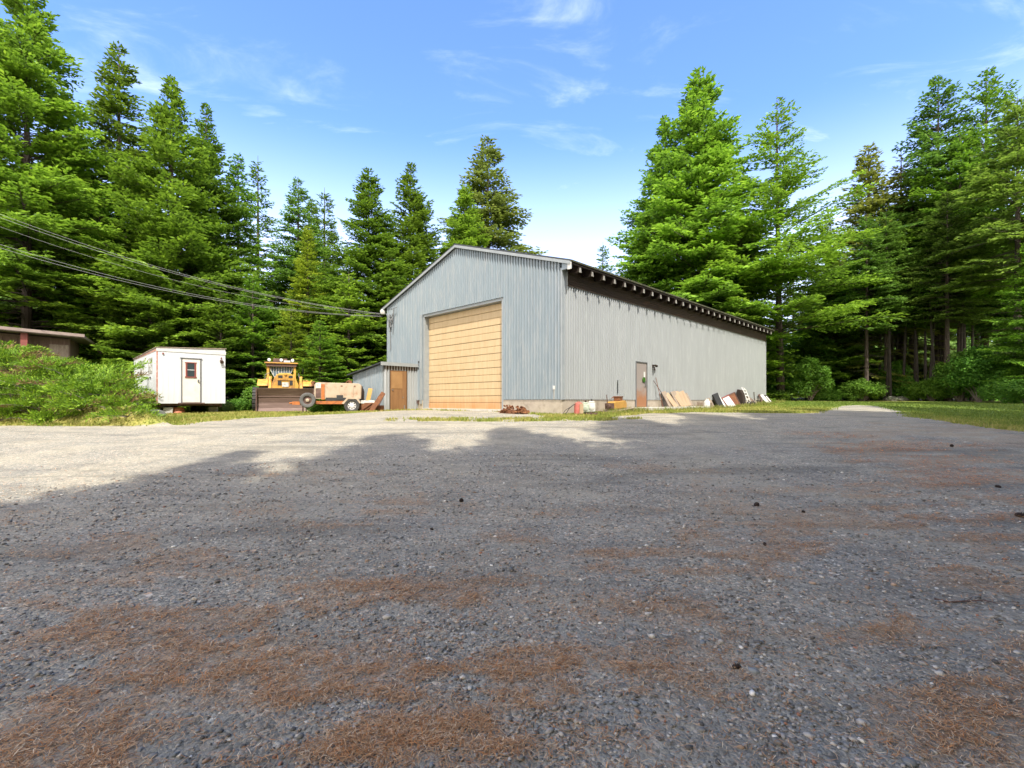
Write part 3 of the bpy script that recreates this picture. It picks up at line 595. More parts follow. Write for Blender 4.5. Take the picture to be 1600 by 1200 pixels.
T('dense', 641, 255, 37, 'full green fir rising directly behind the left slope of the barn roof', wide=1.08, rz=5)
T('tallfull', 762, 212, 43, 'tall brownish double-tipped fir behind the barn gable', mat='firbrown', wide=1.35)
T('broad', 727, 285, 39, 'shorter bright green fir in front of the brownish one at the barn gable', wide=.95, rz=1.2)
T('slim', 481, 352, 33, 'narrow yellow green young tree above the loader', mat='firyellow', wide=1.0)
T('young', 455, 478, 28, 'bushy light green young fir right behind the yellow loader', mat='firyellow', wide=1.2)
T('young', 545, 425, 30, 'young bright fir behind the rusty compressor', wide=1.25, rz=.4)
T('young', 500, 500, 27, 'low leafy young fir between the loader and the compressor', mat='fir', wide=1.4, rz=2.4)
T('young', 395, 430, 30, 'young fir filling the gap between trailer and loader', wide=1.1, rz=3.2)
T('young', 345, 455, 28.5, 'young fir crowding the right end of the white trailer', wide=1.2, rz=5.1)
T('young', 612, 395, 33, 'young fir against the left corner of the barn', wide=1.2, rz=1.7)
T('dense', 235, 300, 29, 'lower bright fir behind the left half of the white trailer', rz=.9)
T('deep', 156, 290, 29, 'slender fir with dead lower twigs beside the end of the brown cabin', wide=1.0, rz=2.9)
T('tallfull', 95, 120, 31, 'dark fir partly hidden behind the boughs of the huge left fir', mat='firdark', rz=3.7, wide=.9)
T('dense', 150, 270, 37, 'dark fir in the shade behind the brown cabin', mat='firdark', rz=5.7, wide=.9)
T('thin', 697, 370, 50, 'faint thin fir between the two trees over the barn roof slope')
# behind and right of the barn
T('thin', 942, 378, 62, 'small pale fir far behind the barn eave', wide=1.3)
T('broad', 1093, 106, 42, 'tallest full bright green fir behind the barn', wide=1.02, rz=2.1)
T('dense', 1040, 180, 44, 'fir merged with the left flank of the tallest one behind the barn', wide=1.05, rz=.6)
T('tallfull', 1008, 330, 41, 'lower fir at the left foot of the big pair behind the barn', wide=.9, rz=.6)
T('young', 1150, 300, 39.5, 'bright fir between the tallest fir and the lone open one', wide=.9, rz=.2)
T('open', 1222, 148, 39.5, 'open-branched old fir with bare brown trunk by the far corner of the barn', rz=.35, wide=1.02, lean=-.014)
T('slim', 1357, 226, 44, 'pointed fir in the dip of the right-hand treeline', mat='firbrown', wide=1.35)
T('thin', 1408, 234, 43, 'small fir tip left of the tall right-hand group', mat='firbrown', wide=1.2)
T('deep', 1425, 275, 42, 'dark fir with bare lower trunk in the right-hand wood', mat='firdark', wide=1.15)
T('deep', 1466, 120, 41.5, 'tall narrow-tipped fir left of the tallest right-hand one', mat='firdark', wide=.9, rz=1.9)
T('open', 1538, 106, 40, 'tallest fir on the right, sunlit boughs above the lawn', wide=.95, rz=4.0, mat='fir')
T('deep', 1500, 210, 39, 'sunlit fir between the two tall ones on the right', wide=.9, rz=5.2)
T('deep', 1590, 150, 33, 'shaded fir with bare trunk at the right edge over the lawn', mat='firdark', wide=1.05, rz=.8)
T('tallfull', 1290, 335, 45, 'bright lower fir right of the open-branched one', wide=1.1, rz=.9)
T('dense', 1300, 395, 43, 'low spreading fir behind the right of the open-branched one', wide=1.15, rz=4.9)
T('deep', 1480, 300, 37, 'fir whose dark bare trunk stands mid lawn edge', mat='firdark', rz=2.2)
T('deep', 1385, 330, 40, 'fir with dark bare trunk left of the see-through trunks', mat='firdark', rz=3.3)
T('broad', 1625, 330, 30, 'bright low fir leaning in from the right edge', rz=3.3, wide=.8)
# woods behind
ORD = ['leftmost', 'second from left', 'third from left', 'fourth from left', 'fifth from left', 'sixth from left', 'seventh from left', 'eighth from left', 'ninth from left', 'tenth from left', 'eleventh from left', 'twelfth from left', 'thirteenth from left', 'fourteenth from left', 'fifteenth from left', 'sixteenth from left', 'seventeenth from left', 'eighteenth from left', 'nineteenth from left', 'twentieth from left']
rng = random.Random(11)
def wood(n, x0, x1, z0, z1, t0, t1, label, group, kinds, mats):
    for i in range(n):
        px = x0+(x1-x0)*(i+rng.uniform(.1, .9))/n; Z = rng.uniform(z0, z1)
        T(rng.choice(kinds), px, rng.uniform(t0, t1), Z, ORD[i]+' '+label, group=group, mat=rng.choice(mats), wide=rng.uniform(.85, 1.15), rz=rng.uniform(0, 6.28))
wood(11, -60, 640, 44, 60, 340, 400, 'of the firs deep behind the front row on the left', 'firs deep in the left wood', ['tallfull', 'dense', 'deep'], ['firdark', 'fir'])
wood(7, -130, 330, 36, 44, 290, 370, 'of the second row firs behind trailer and cabin', 'second row firs on the left', ['deep', 'tallfull', 'dense'], ['firdark', 'fir'])
wood(6, 330, 640, 36, 41, 400, 440, 'of the low second row firs behind loader and compressor', 'second row firs behind the machines', ['dense', 'broad'], ['firdark', 'fir'])
wood(9, 1230, 1800, 74, 88, 350, 400, 'of the firs deep in the right-hand wood', 'firs deep in the right wood', ['tallfull', 'dense', 'broad'], ['fir', 'firdark'])
wood(12, 1345, 1760, 38, 43, 270, 380, 'of the bare-trunked firs inside the right-hand wood', 'bare trunked firs in the right wood', ['deep'], ['firdark'])
wood(9, 150, 640, 37, 43, 470, 520, 'of the low bushy firs closing the wood behind the trailer and machines', 'low firs closing the left wood', ['dense', 'broad'], ['firdark', 'fir'])
wood(5, 1210, 1345, 48, 54, 460, 520, 'of the low bushy firs closing the wood past the barn', 'low firs closing the right wood', ['dense', 'broad'], ['firdark', 'fir'])
wood(3, 700, 1000, 60, 75, 430, 470, 'of the firs hidden low behind the barn', 'firs behind the barn', ['tallfull'], ['firdark'])
# slim bare poles of the thicket on the right
def pole_tree(X, Y, h, lean, label, group):
    g = gz(X, Y); e = empty('pole_tree', (X, Y, g), 0, label, 'tree', group)
    tb = MB(); tb.path([(0, 0, -.2), (lean*.3, 0, h*.35), (lean*.7, .05, h*.7), (lean, 0, h)], [.11, .09, .07, .03], 7)
    for k in range(9):
        z = rng.uniform(h*.2, h*.95); a = rng.uniform(0, 6.28); l = rng.uniform(.3, 1.1); x = lean*z/h
        tb.path([(x, 0, z), (x+math.cos(a)*l, math.sin(a)*l, z+rng.uniform(-.2, .3))], [.014, .004], 3)
    tb.build('trunk', M['barkdark'], e, smooth=True)
    V, A = leafcloud(np.random.default_rng(int(X*100)), [((lean, 0, h), .9), ((lean+.5, .2, h*.85), .7), ((lean-.5, -.2, h*.9), .6)], 260, .11)
    mesh_np('crown', V, np.arange(len(V)).reshape(-1, 4), M['leaf'], parent=e, attrs={'tint': A})
def leafcloud(rg, clumps, per, size, shell=.5):
    cs, ns = [], []
    for (c, r) in clumps:
        n = int(per*r*r); d = norm(rg.normal(0, 1, (n, 3))); rr = r*(shell+(1-shell)*rg.random(n)**.5)*(1+.25*np.sin(d[:, 0]*5+c[0]*3)*np.cos(d[:, 1]*4))
        cs.append(np.array(c)+d*rr[:, None]*np.array([1, 1, .8])); ns.append(norm(d*.5+np.array([0, 0, .8])+rg.normal(0, .5, (n, 3))))
    c = np.concatenate(cs); nn = np.concatenate(ns); n = len(c); a = norm(np.cross(nn, rg.normal(0, 1, (n, 3)))); b = np.cross(nn, a)
    s = size*rg.uniform(.6, 1.3, (n, 1)); V = np.stack([c-a*s, c+b*s*.62, c+a*s, c-b*s*.62], 1).reshape(-1, 3)
    A = np.zeros((4*n, 4)); A[:, 0] = np.repeat(np.clip(.45+rg.normal(0, .22, n), 0, 1), 4); return V, A
for i in range(17):
    px = 1374+i*8.8+rng.uniform(-3, 3); Z = rng.uniform(37.5, 42)
    pole_tree((px-800)/740*Z, Z, rng.uniform(9, 13), rng.uniform(-.9, .9), ORD[i]+' of the slim dark pole trunks in the right thicket', 'slim trunks of the right thicket')
SH = {}
def shrub_proto(name, seed, clumps, per, size, H):
    rg = np.random.default_rng(seed); cl = []
    for k in range(clumps):
        a = rg.uniform(0, 6.28); q = rg.uniform(0, 1)**.6; cl.append(((math.cos(a)*q*.85, math.sin(a)*q*.85, H*rg.uniform(.25, .9)*(1-.35*q)), rg.uniform(.28, .5)))
    V, A = leafcloud(rg, cl, per, size, .35); cr = mesh_np('leaves', V, np.arange(len(V)).reshape(-1, 4), M['leaf'], attrs={'tint': A})
    st = MB()
    for (c, r) in cl[:12]: st.path([(0, 0, -.1), (c[0]*.4, c[1]*.4, c[2]*.5), c], [.035, .022, .008], 4)
    s = st.build('stems', M['deadwood']); SH[name] = (cr.data, s.data); bpy.data.objects.remove(cr); bpy.data.objects.remove(s)
shrub_proto('round', 1, 26, 2600, .05, 1.5); shrub_proto('tall', 2, 36, 2300, .055, 2.6); shrub_proto('low', 3, 22, 2600, .045, .8)
def shrub(kind, X, Y, s, label, mat='leaf', group=None, hs=1.):
    e = empty('shrub', (X, Y, gz(X, Y)), rng.uniform(0, 6.28), label, 'shrub', group)
    for nm, me in zip(('leaves', 'stems'), SH[kind]):
        o = bpy.data.objects.new(nm, me); C.objects.link(o); o.parent = e; o.scale = (s, s, s*hs)
        if nm == 'leaves': o.material_slots[0].link = 'OBJECT'; o.material_slots[0].material = M[mat]
def S(kind, px, Z, s, label, **k): shrub(kind, (px-800)/740*Z, Z, s, label, **k)
for i in range(15):
    S(rng.choice(['round', 'low', 'tall']), 1205+i*27+rng.uniform(-8, 8), rng.uniform(38.6, 43), rng.uniform(1.0, 1.75), ORD[i]+' of the dark shaded bushes at the foot of the right-hand wood', group='shaded bushes along the right treeline')
_bl = ['rounded bright bush left of centre along the back edge of the lawn', 'bright bush right beside it towards the right, at the back edge of the lawn', 'leafy bush under the right-hand trees, near the picture edge', 'low leafy bush cut by the right edge of the picture', 'small bright bush near the foot of the mid-lawn fir trunk', 'leftmost small bright bush beyond the boulder heap', 'tall leafy maple-like bush rising behind the right part of the lawn', 'tallest leafy bush at the very right edge of the picture']
for i, (px, Z, s) in enumerate([(1500, 35, 1.5), (1530, 33, 1.6), (1572, 30, 1.2), (1605, 28, 1.1), (1455, 37, 1.3), (1425, 39, 1.3), (1548, 36, 1.5), (1610, 33, 1.7)]):
    S('tall' if s > 1.4 else 'round', px, Z, s, _bl[i])
S('tall', 1265, 44, 2.6, 'dense dark shrub behind the trunk of the open-branched fir', hs=1.1); S('tall', 1320, 46, 2.8, 'tall dark shrub left of the see-through trunks', hs=1.2)
S('tall', 1200, 45, 2.4, 'leafy shrub showing past the far end of the barn')
for px, Z, l_ in ((30, 36, 'right'), (12, 34, 'left')): S('tall', px, Z, 2.6, l_+' one of two pale sunlit bushes behind the brown cabin', mat='leaflight', group='pale bushes behind the cabin')
S('round', 130, 22.5, 1.0, 'light green leafy shrub just right of the brown cabin', mat='leaf')
for px, Z, s, l_ in ((180, 27, 1.3, 'rearmost'), (200, 26, 1.2, 'rightmost'), (165, 25, 1.1, 'leftmost')): S('round', px, Z, s, l_+' of the dark shrubs in the shade between cabin and trailer', group='shrubs between cabin and trailer')
for i in range(9): S(rng.choice(['round', 'low']), 352+i*26, rng.uniform(25.5, 27), rng.uniform(.7, 1.1), ORD[i]+' of the leafy undergrowth bushes behind the machines', mat='leaf', group='undergrowth behind the machines')
S('low', 505, 22.1, .75, 'weedy clump under the front of the rusty compressor'); S('low', 545, 22.3, .7, 'weedy clump under the compressor axle')
S('low', 338, 22.8, .7, 'small light clump at the right foot of the white trailer', mat='leaflight')
PB = ((42.5, 57, 2.8), (45.5, 59, 3.0), (48.5, 58, 2.7), (51, 60, 3.1), (54, 59, 2.9), (56.5, 58, 2.8), (60, 60, 3.), (64, 59, 3.0))
for X, Y, s in PB:
    shrub('tall', X, Y, s, ORD[[p_[0] for p_ in PB].index(X)]+' of the pale bushes seen between the right trunks', mat='leaflight', group='pale bushes beyond the right trunks')
# juniper bank
def junipers():
    rg = np.random.default_rng(5); Cc, Dd, Nn, Ll, Tt = [], [], [], [], []; wood_ = MB(); cent = []
    for _ in range(9000):
        X = rg.uniform(-34, -11.5); Y = rg.uniform(15.0, 26)
        dB = (-X-Y+5)/1.414
        if dB < -.2 + 0*X or Y < 15.05+.35*math.sin(X*.7) or X < -1.3*Y-2 or X > -.745*Y-.9: continue
        if Y > 21 and dB < 1.2: continue
        if any((X-a)**2+(Y-b)**2 < .42 for a, b in cent): continue
        if fbm(np.array(X*.8), np.array(Y*.8), 91, 3) < .44 : continue
        cent.append((X, Y))
    for (X, Y) in cent:
        z0 = gz(X, Y); nb = rg.integers(12, 18); big = rg.uniform(.6, 1.3)*(1.25 if X > -17.5 and Y > 16.3 else 1.)
        for k in range(nb):
            az = rg.uniform(0, 6.28); L_ = rg.uniform(.8, 1.5)*big; el = rg.uniform(.25, .85)
            if math.sin(az) < 0: el *= .8
            dh = np.array([math.cos(az), math.sin(az), 0])
            def pt(s): s = np.asarray(s)[..., None]; return np.array([X, Y, z0])+dh*s*math.cos(el)+np.array([0, 0, 1.])*(s*math.sin(el)-.28*s*s/L_)
            if k < 5: wood_.path([tuple(q) for q in pt(np.linspace(0, L_*.8, 4))], [.02, .015, .01, .004], 3)
            sk = np.arange(.18, L_, .075); sk = np.repeat(sk, 2); sd_ = np.tile([1., -1.], len(sk)//2); b0 = pt(sk); tan = norm(pt(sk+.04)-b0); lat = norm(np.cross(tan, [0, 0, 1.])); up = np.cross(lat, tan)
            tl = np.clip((L_-sk)*.5+.1, .1, .38)*rg.uniform(.7, 1.2, len(sk)); td = norm(tan*.95+lat*sd_[:, None]*.6+up*rg.uniform(0, .5, (len(sk), 1)))
            m = np.maximum((tl/.065).astype(int), 1); idx = np.repeat(np.arange(len(sk)), m); f = (np.arange(len(idx))-np.repeat(np.cumsum(m)-m, m)+.5)/m[idx]
            Cc.append(b0[idx]+td[idx]*(tl[idx]*f)[:, None]); Dd.append(norm(td[idx]+rg.normal(0, .4, (len(idx), 3))+np.array([0, 0, .2]))); Nn.append(norm(up[idx]+rg.normal(0, .6, (len(idx), 3))))
            Ll.append(rg.uniform(.08, .16, len(idx))); Tt.append(np.clip(.40+.35*f*sk[idx]/L_+rg.normal(0, .13, len(idx)), .22, 1) if rg.random() > .09 else rg.uniform(0, .1, len(idx)))
    c = np.concatenate(Cc); d = np.concatenate(Dd); nn = np.concatenate(Nn); l = np.concatenate(Ll)[:, None]; t = np.concatenate(Tt); print('juniper', len(cent), len(c))
    ws = norm(np.cross(d, nn))*.017; V = np.stack([c, c+d*l*.5+ws, c+d*l, c+d*l*.5-ws], 1).reshape(-1, 3); A = np.zeros((len(V), 4)); A[:, 0] = np.repeat(t, 4)
    o = mesh_np('juniper_thicket', V, np.arange(len(V)).reshape(-1, 4), M['juniper'], attrs={'tint': A}); tag(o, 'spreading yellow green juniper covering the bank on the left', 'juniper', kind='stuff')
    o = wood_.build('juniper_stems', M['deadwood']); tag(o, 'brown woody stems of the junipers on the bank', 'juniper', kind='stuff')
junipers()
# trees standing round the photographer, whose shadows lie over the lot
k = 0
for kind, X, Y, h, wd in [('tallfull', -3.9, -13.4, 26, .9), ('dense', -2.0, -9.6, 26.5, .8), ('tallfull', .6, -8.2, 28, .95), ('dense', 3.4, -6.8, 28, .9), ('tallfull', 7.1, -4.7, 29, 1.0), ('dense', 10.2, -2.2, 29, .95), ('broad', 13.6, -.2, 29, .9), ('tallfull', 17.4, 2.3, 29, 1.1),
                          ('tallfull', -1, -14.5, 26, 1.0), ('dense', 3.0, -13, 27, 1.), ('tallfull', 7.5, -11, 28, 1.), ('dense', 12, -8, 28, 1.), ('broad', 22, 5.5, 27, .9), ('tallfull', 27, 12, 25, 1.), ('deep', 29.0, 22, 25, .9)]:
    tree(kind, X, Y, h-EYE, 'tall fir behind or beside the viewer, shading the gravel lot', group='firs around the viewpoint', wide=wd)
# ------------------------------------------------------------------ the barn
RZ = math.atan2(-.7024, .7119)
def BW(x, y, z=0): return Vector((1.84+.7119*x+.7024*y, 17.5-.7024*x+.7119*y, z))
WF, LB, ZS, ZE, ZA = 12.2, 23.3, 1.47, 6.56, 8.50     # width, length, sheet foot, eave, apex
barn = empty('barn', BW(0, 0, 0), RZ, 'long grey blue corrugated metal barn with gable front and big tan door', 'barn')
DX0, DX1, DZ = -8.84, -3.07, 5.72; REC = .28
def corrugated(xs0, xs1, bottom, top, place, pitch=.152, depth=.058, breaks=()):
    """a sheet of trapezoid ribs; place(x, out, z) -> local point"""
    xs = [xs0]; prof = [0]
    x = xs0
    while x < xs1:
        for f, d in ((0, 0), (.32, 0), (.5, 1), (.82, 1)):
            xs.append(x+f*pitch); prof.append(d)
        x += pitch
    xs.append(xs1); prof.append(prof[-1]); ex = [(b, None) for b in breaks]
    pr = sorted([(a, b) for a, b in zip(xs, prof) if xs0 <= a <= xs1], key=lambda q: q[0]); px_, pp = [a for a, b in pr], [b for a, b in pr]
    for b in breaks:
        v = float(np.interp(b, px_, pp)); pr += [(b, v)]
    pr.sort(key=lambda q: q[0]); mb = MB()
    for (a, da), (b, db) in zip(pr[:-1], pr[1:]):
        if b-a < 1e-5 and da == db: continue
        mid = (a+b)/2
        mb.add([place(a, da*depth, bottom(mid, a)), place(b, db*depth, bottom(mid, b)), place(b, db*depth, top(b)), place(a, da*depth, top(a))], [(0, 1, 2, 3)])
    return mb
def roofz(x): return ZE+(ZA-ZE)*(1-abs(x+WF/2)/(WF/2))
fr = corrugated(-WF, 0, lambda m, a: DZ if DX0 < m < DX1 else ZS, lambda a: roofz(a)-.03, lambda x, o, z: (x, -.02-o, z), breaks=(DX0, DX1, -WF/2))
fr.build('front_wall', M['siding'], barn)
sdx = lambda y0, y1: (y0, y1)
DS0, DS1, DSZ = 5.22, 6.16, 3.16
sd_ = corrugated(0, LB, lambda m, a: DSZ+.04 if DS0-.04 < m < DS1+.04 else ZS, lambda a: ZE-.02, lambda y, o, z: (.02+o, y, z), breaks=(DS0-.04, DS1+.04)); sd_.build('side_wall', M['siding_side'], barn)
b = MB(); b.box(-WF, LB, ZS, 0, LB+.05, ZE); b.prism([(-WF, ZE), (0, ZE), (-WF/2, ZA-.03)], LB, LB+.05, 'y'); b.box(-WF-.05, -.02, ZS, -WF, LB, ZE-.02); b.build('rear_wall', M['siding'], barn)
b = MB(); b.box(-.0, -.082, ZS-.01, .078, -.067, ZE-.25); b.box(.067, -.0665, ZS-.01, .078, .06, ZE-.25); b.build('corner_trim', M['flash'], barn)
b = MB(); b.box(-WF-.03, -.03, .2, DX0, .18, ZS-.01); b.box(DX1, -.03, .2, .03, .18, ZS-.01); b.box(-.15, .18, .2, .03, DS0-.05, ZS-.01); b.box(-.15, DS1+.05, .2, .03, LB, ZS-.01); b.box(-WF-.03, .18, .2, -WF+.15, LB, ZS-.01)
b.build('foundation', M['concrete'], barn, bevel=.01)
# roof: two slabs with depth, overhanging the long sides, flashing along the gable edges
OV = .50; sl = (ZA-ZE)/(WF/2)
def slab(mb, x0, x1, y0, y1, off0, off1):
    za, zb = roofz(x0) if x0 >= -WF else ZE-sl*(-WF-x0), (roofz(x1) if x1 <= 0 else ZE-sl*x1)
    vs = [(x, y, z+o) for x, z in ((x0, za), (x1, zb)) for y in (y0, y1) for o in (off0, off1)]
    mb.add(vs, [(0, 1, 3, 2), (4, 6, 7, 5), (0, 4, 5, 1), (2, 3, 7, 6), (0, 2, 6, 4), (1, 5, 7, 3)])
b = MB(); slab(b, -WF/2, OV, -.16, LB+.30, .06, .12); slab(b, -WF-OV, -WF/2, -.16, LB+.30, .06, .12); b.build('roof', M['roof'], barn)
b = MB(); slab(b, -WF/2, OV+.01, -.175, -.13, -.06, .055); slab(b, -WF-OV-.01, -WF/2, -.175, -.13, -.06, .055); b.build('gable_flashing', M['flash'], barn)
zo = ZE-sl*OV
b = MB(); b.box(OV-.03, -.10, zo-.03, OV+.012, LB+.29, zo+.055); b.build('fascia', M['dark'], barn)
b = MB(); b.box(OV+.014, -.13, zo+.045, OV+.05, LB+.31, zo+.105); b.build('mossy_roof_edge', M['moss'], barn)
b = MB(); b.prism([(0.075, 6.22), (OV, 6.22), (OV, zo+.02), (.075, ZE-.04)], -.10, -.05, 'y'); b.build('eave_return', M['siding'], barn)
b = MB(); b.prism([(OV-.12, 6.17), (OV+.03, 6.17), (OV+.03, zo+.02), (OV-.12, zo+.07)], -.15, -.105, 'y'); b.build('eave_end_block', M['offwhite'], barn)
b = MB(); b.prism([(.05, ZE-.03), (OV-.03, zo-.02), (OV-.03, zo+.02), (.05, ZE+.03)], .0, LB+.25, 'y'); b.build('soffit', M['dark'], barn)
vb = MB(); z = 5.70
while z < ZE-.06:     # brown lap boards under the eave
    vb.prism([(.076, z), (.112, z), (.088, z+.085), (.076, z+.085)], .27, LB-.05, 'y'); z += .085
vb.build('eave_boards', M['woodbrown'], barn)
for i in range(30):
    y = .38+i*.775; r = MB(); r.prism([(.11, 6.16), (OV-.12, 6.14), (OV+.0, 6.20), (OV+.0, zo-.035), (.11, ZE-.08)], y, y+.09, 'y')
    rf = r.build('rafter_tail', M['dark'], barn)
    e = MB(); e.prism([(y-.02, 6.14), (y+.11, 6.14), (y+.07, 6.31), (y+.02, 6.31)], OV+.014, OV+.04, 'x'); e.build('white_end', M['greywood'], rf)
# big door in its recess
b = MB(); b.box(DX0-.02, .0, .25, DX0+.12, REC+.1, DZ); b.box(DX1-.12, .0, .25, DX1+.02, REC+.1, DZ); b.box(DX0+.12, .0, DZ-.12, DX1-.12, REC+.1, DZ); b.build('door_frame', M['flash'], barn)
b = MB(); b.box(DX0-.16, -.084, ZS-.2, DX0+.0, -.0745, DZ); b.build('door_edge_trim', M['flash'], barn)
door = empty('sliding_door', (0, 0, 0)); door.name = 'overhead_door'; door.parent = barn
zs = np.linspace(1.02, DZ-.13, 16)
for i in range(15):
    p = MB(); y0 = REC+.0+(.012 if i % 2 else 0); p.prism([(y0, zs[i]+.012), (y0-.012, zs[i]+.03), (y0-.012, zs[i+1]-.014), (y0, zs[i+1]), (y0+.05, zs[i+1]), (y0+.05, zs[i]+.012)], DX0+.121, DX1-.121, 'x')
    p.build('door_panel', M['doorwood'], door)
b = MB(); b.box(DX0+.12, REC+.055, 1.0, DX1-.12, REC+.09, DZ-.12); b.build('door_backing', M['dark'], door)
b = MB(); b.box(DX0+.12, REC-.03, .95, DX1-.12, REC+.05, 1.03); b.build('door_foot_rail', M['rust'], door)
b = MB(); b.box(DX0, -.06, .7, DX1, .6, 1.06); b.build('door_sill', M['slab'], barn)
b = MB(); b.box(-WF, .2, .9, 0, LB, 1.0); b.build('floor_slab', M['slab'], barn)
# side door, lamp, small fittings
sdr = MB(); sdr.box(.0, DS0, 1.13, .05, DS1, DSZ); sdo = sdr.build('side_door', M['sidedoor'], barn)
sdo.location.z = 1.13; sdo.data.transform(Matrix.Translation((0, 0, -1.13)))
b = MB(); b.box(-.02, DS0-.035, 1.1, .085, DS0, DSZ+.04); b.box(-.02, DS1, 1.1, .085, DS1+.035, DSZ+.04); b.box(-.02, DS0, DSZ, .085, DS1, DSZ+.04); b.build('side_door_frame', M['grey'], barn)
h = MB(); h.tube((.05, DS1-.1, 1.0), (.11, DS1-.1, 1.0), .03, n=8); h.tube((.10, DS1-.1, 1.0), (.10, DS1-.24, 1.0), .014, n=6); h.box(.051, DS1-.14, 1.06, .075, DS1-.06, 1.2); h.build('handle', M['grey'], sdo)
h = MB(); h.box(.051, DS1-.25, 1.38, .054, DS1-.12, 1.62); h.build('notice', M['white2'], sdo)
h = MB(); h.lathe([(.11, 0), (.13, .02), (.11, .04)], 14, Matrix.Translation((.06, DS1-.28, 1.25)) @ Matrix.Rotation(R(90), 4, 'Y')); h.build('wreath', M['leaf'], sdo)
lp = MB(); lp.box(.075, 6.64, 2.98, .12, 6.74, 3.12); lp.tube((.12, 6.69, 3.08), (.2, 6.69, 3.08), .02, n=6); lp.tube((.2, 6.66, 3.08), (.2, 6.86, 3.05), .04, .06, 10); lp.tube((.16, 6.69, 3.02), (.18, 6.69, 2.84), .03, .045, 10); lp.build('wall_lamp', M['dark'], barn)
b = MB(); b.box(.076, 3.66, 1.75, .086, 3.70, 2.3); b.build('wall_slot', M['black'], barn)
b = MB(); b.box(-.33, -.12, 1.84, -.25, -.076, 1.98); b.tube((-.29, -.1, 1.47), (-.29, -.1, 1.84), .012, n=6); b.build('outlet_box', M['offwhite'], barn)
b = MB(); b.box(DX0-.62, -.1, 1.28, DX0-.30, -.03, 1.44); b.tube((DX0-.4, -.16, 1.0), (DX0-.4, -.16, 1.5), .03, n=6); b.build('foot_bracket', M['rustdark'], barn)
b = MB(); b.tube((DX0-.2, -.13, 3.3), (DX0-.2, -.13, 3.42), .03, n=8); b.build('door_pull', M['black'], barn)
# electrical service at the left eave corner
e = empty('service_entry', (0, 0, 0)); e.parent = barn
b = MB(); b.lathe([(.05, -.1), (.13, -.06), (.17, .05), (.13, .17), (.04, .22)], 12, Matrix.Translation((-WF-.30, -.10, 6.28))); b.build('weatherhead', M['greypale'], e, smooth=True)
b = MB()
for (x, z, r) in ((-11.75, 5.95, .06), (-11.55, 5.75, .07), (-11.85, 5.6, .05), (-11.65, 5.4, .05)): b.tube((x, -.13, z), (x, -.13, z+.13), r, n=8)
b.path([(-12.2, -.1, 6.2), (-11.9, -.16, 6.0), (-11.6, -.15, 5.7), (-11.75, -.12, 5.3), (-11.7, -.12, 4.2)], .025, 5); b.path([(-11.5, -.1, 5.0), (-11.3, -.2, 5.9), (-11.25, -.2, 6.35)], .022, 5); b.path([(-11.55, -.2, 6.32), (-10.9, -.2, 6.38)], .018, 5); b.path([(-11.3, -.15, 6.3), (-11.8, -.15, 5.4)], .018, 5)
b.build('insulators', M['grey'], e)
# ------------------------------------------------------------------ lean-to shed
shed = empty('lean_to_shed', BW(DX0-.43, 0, 0), RZ, 'small metal clad lean-to shed with brown plywood door against the barn', 'shed')
u, v = 1.95, 3.05; zg = .75; zr, zl = 3.20, 2.78
f = corrugated(-v, 0, lambda m, a: zg+.02, lambda a: zr+(zl-zr)*(-a/v)-.02, lambda x, o, z: (x, -u-o, z)); f.build('front_wall', M['siding'], shed)
f = corrugated(-u, -.08, lambda m, a: (zr-.30) if -1.62 < m < -.70 else zg+.02, lambda a: zr-.03, lambda y, o, z: (o+.0, y, z), breaks=(-1.62, -.70)); f.build('side_wall', M['siding_side'], shed)
f = MB(); f.box(-v-.03, -u, zg, -v, -.08, zl-.02); f.build('end_wall', M['siding'], shed)
f = MB()
f.add([(.14, -u-.22, zr+.02), (.14, -.08, zr+.02), (-v-.28, -.08, zl-.03), (-v-.28, -u-.22, zl-.03), (.14, -u-.22, zr+.07), (.14, -.08, zr+.07), (-v-.28, -.08, zl+.02), (-v-.28, -u-.22, zl+.02)], [(0, 3, 2, 1), (4, 5, 6, 7), (0, 1, 5, 4), (1, 2, 6, 5), (2, 3, 7, 6), (3, 0, 4, 7)]); f.build('roof', M['roof'], shed)
f = MB(); f.box(.143, -u-.24, zr-.09, .175, -.07, zr+.075); f.build('fascia', M['flash'], shed)
f = MB(); f.box(.033, -u+.02, zr-.27, .05, -.1, zr-.09); f.build('lintel_boards', M['woodbrown'], shed)
dr = MB(); dr.box(-.02, -1.62, zg+.03, .04, -.70, zr-.30); dr = dr.build('door', M['sheddoor'], shed, bevel=.006)
f = MB(); f.box(.041, -1.56, 2.02, .052, -.95, zr-.36); f.build('upper_panel', paint('paler brown plywood sheet', (.30, .17, .07), (.24, .13, .05), .6, 0, 2), dr)  # plywood sheet in a paler brown than the door leaf
f = MB(); f.box(.041, -.93, 1.55, .06, -.90, 1.63); f.box(.041, -.86, 1.0, .048, -.8, 1.2); f.tube((.05, -1.5, 1.95), (.09, -1.5, 1.95), .03, n=6); f.build('latch', M['grey'], dr)
f = MB(); f.box(.0, -1.69, zg, .05, -1.621, zr-.28); f.box(.0, -.699, zg, .05, -.63, zr-.28); f.build('door_frame', M['dark'], shed)
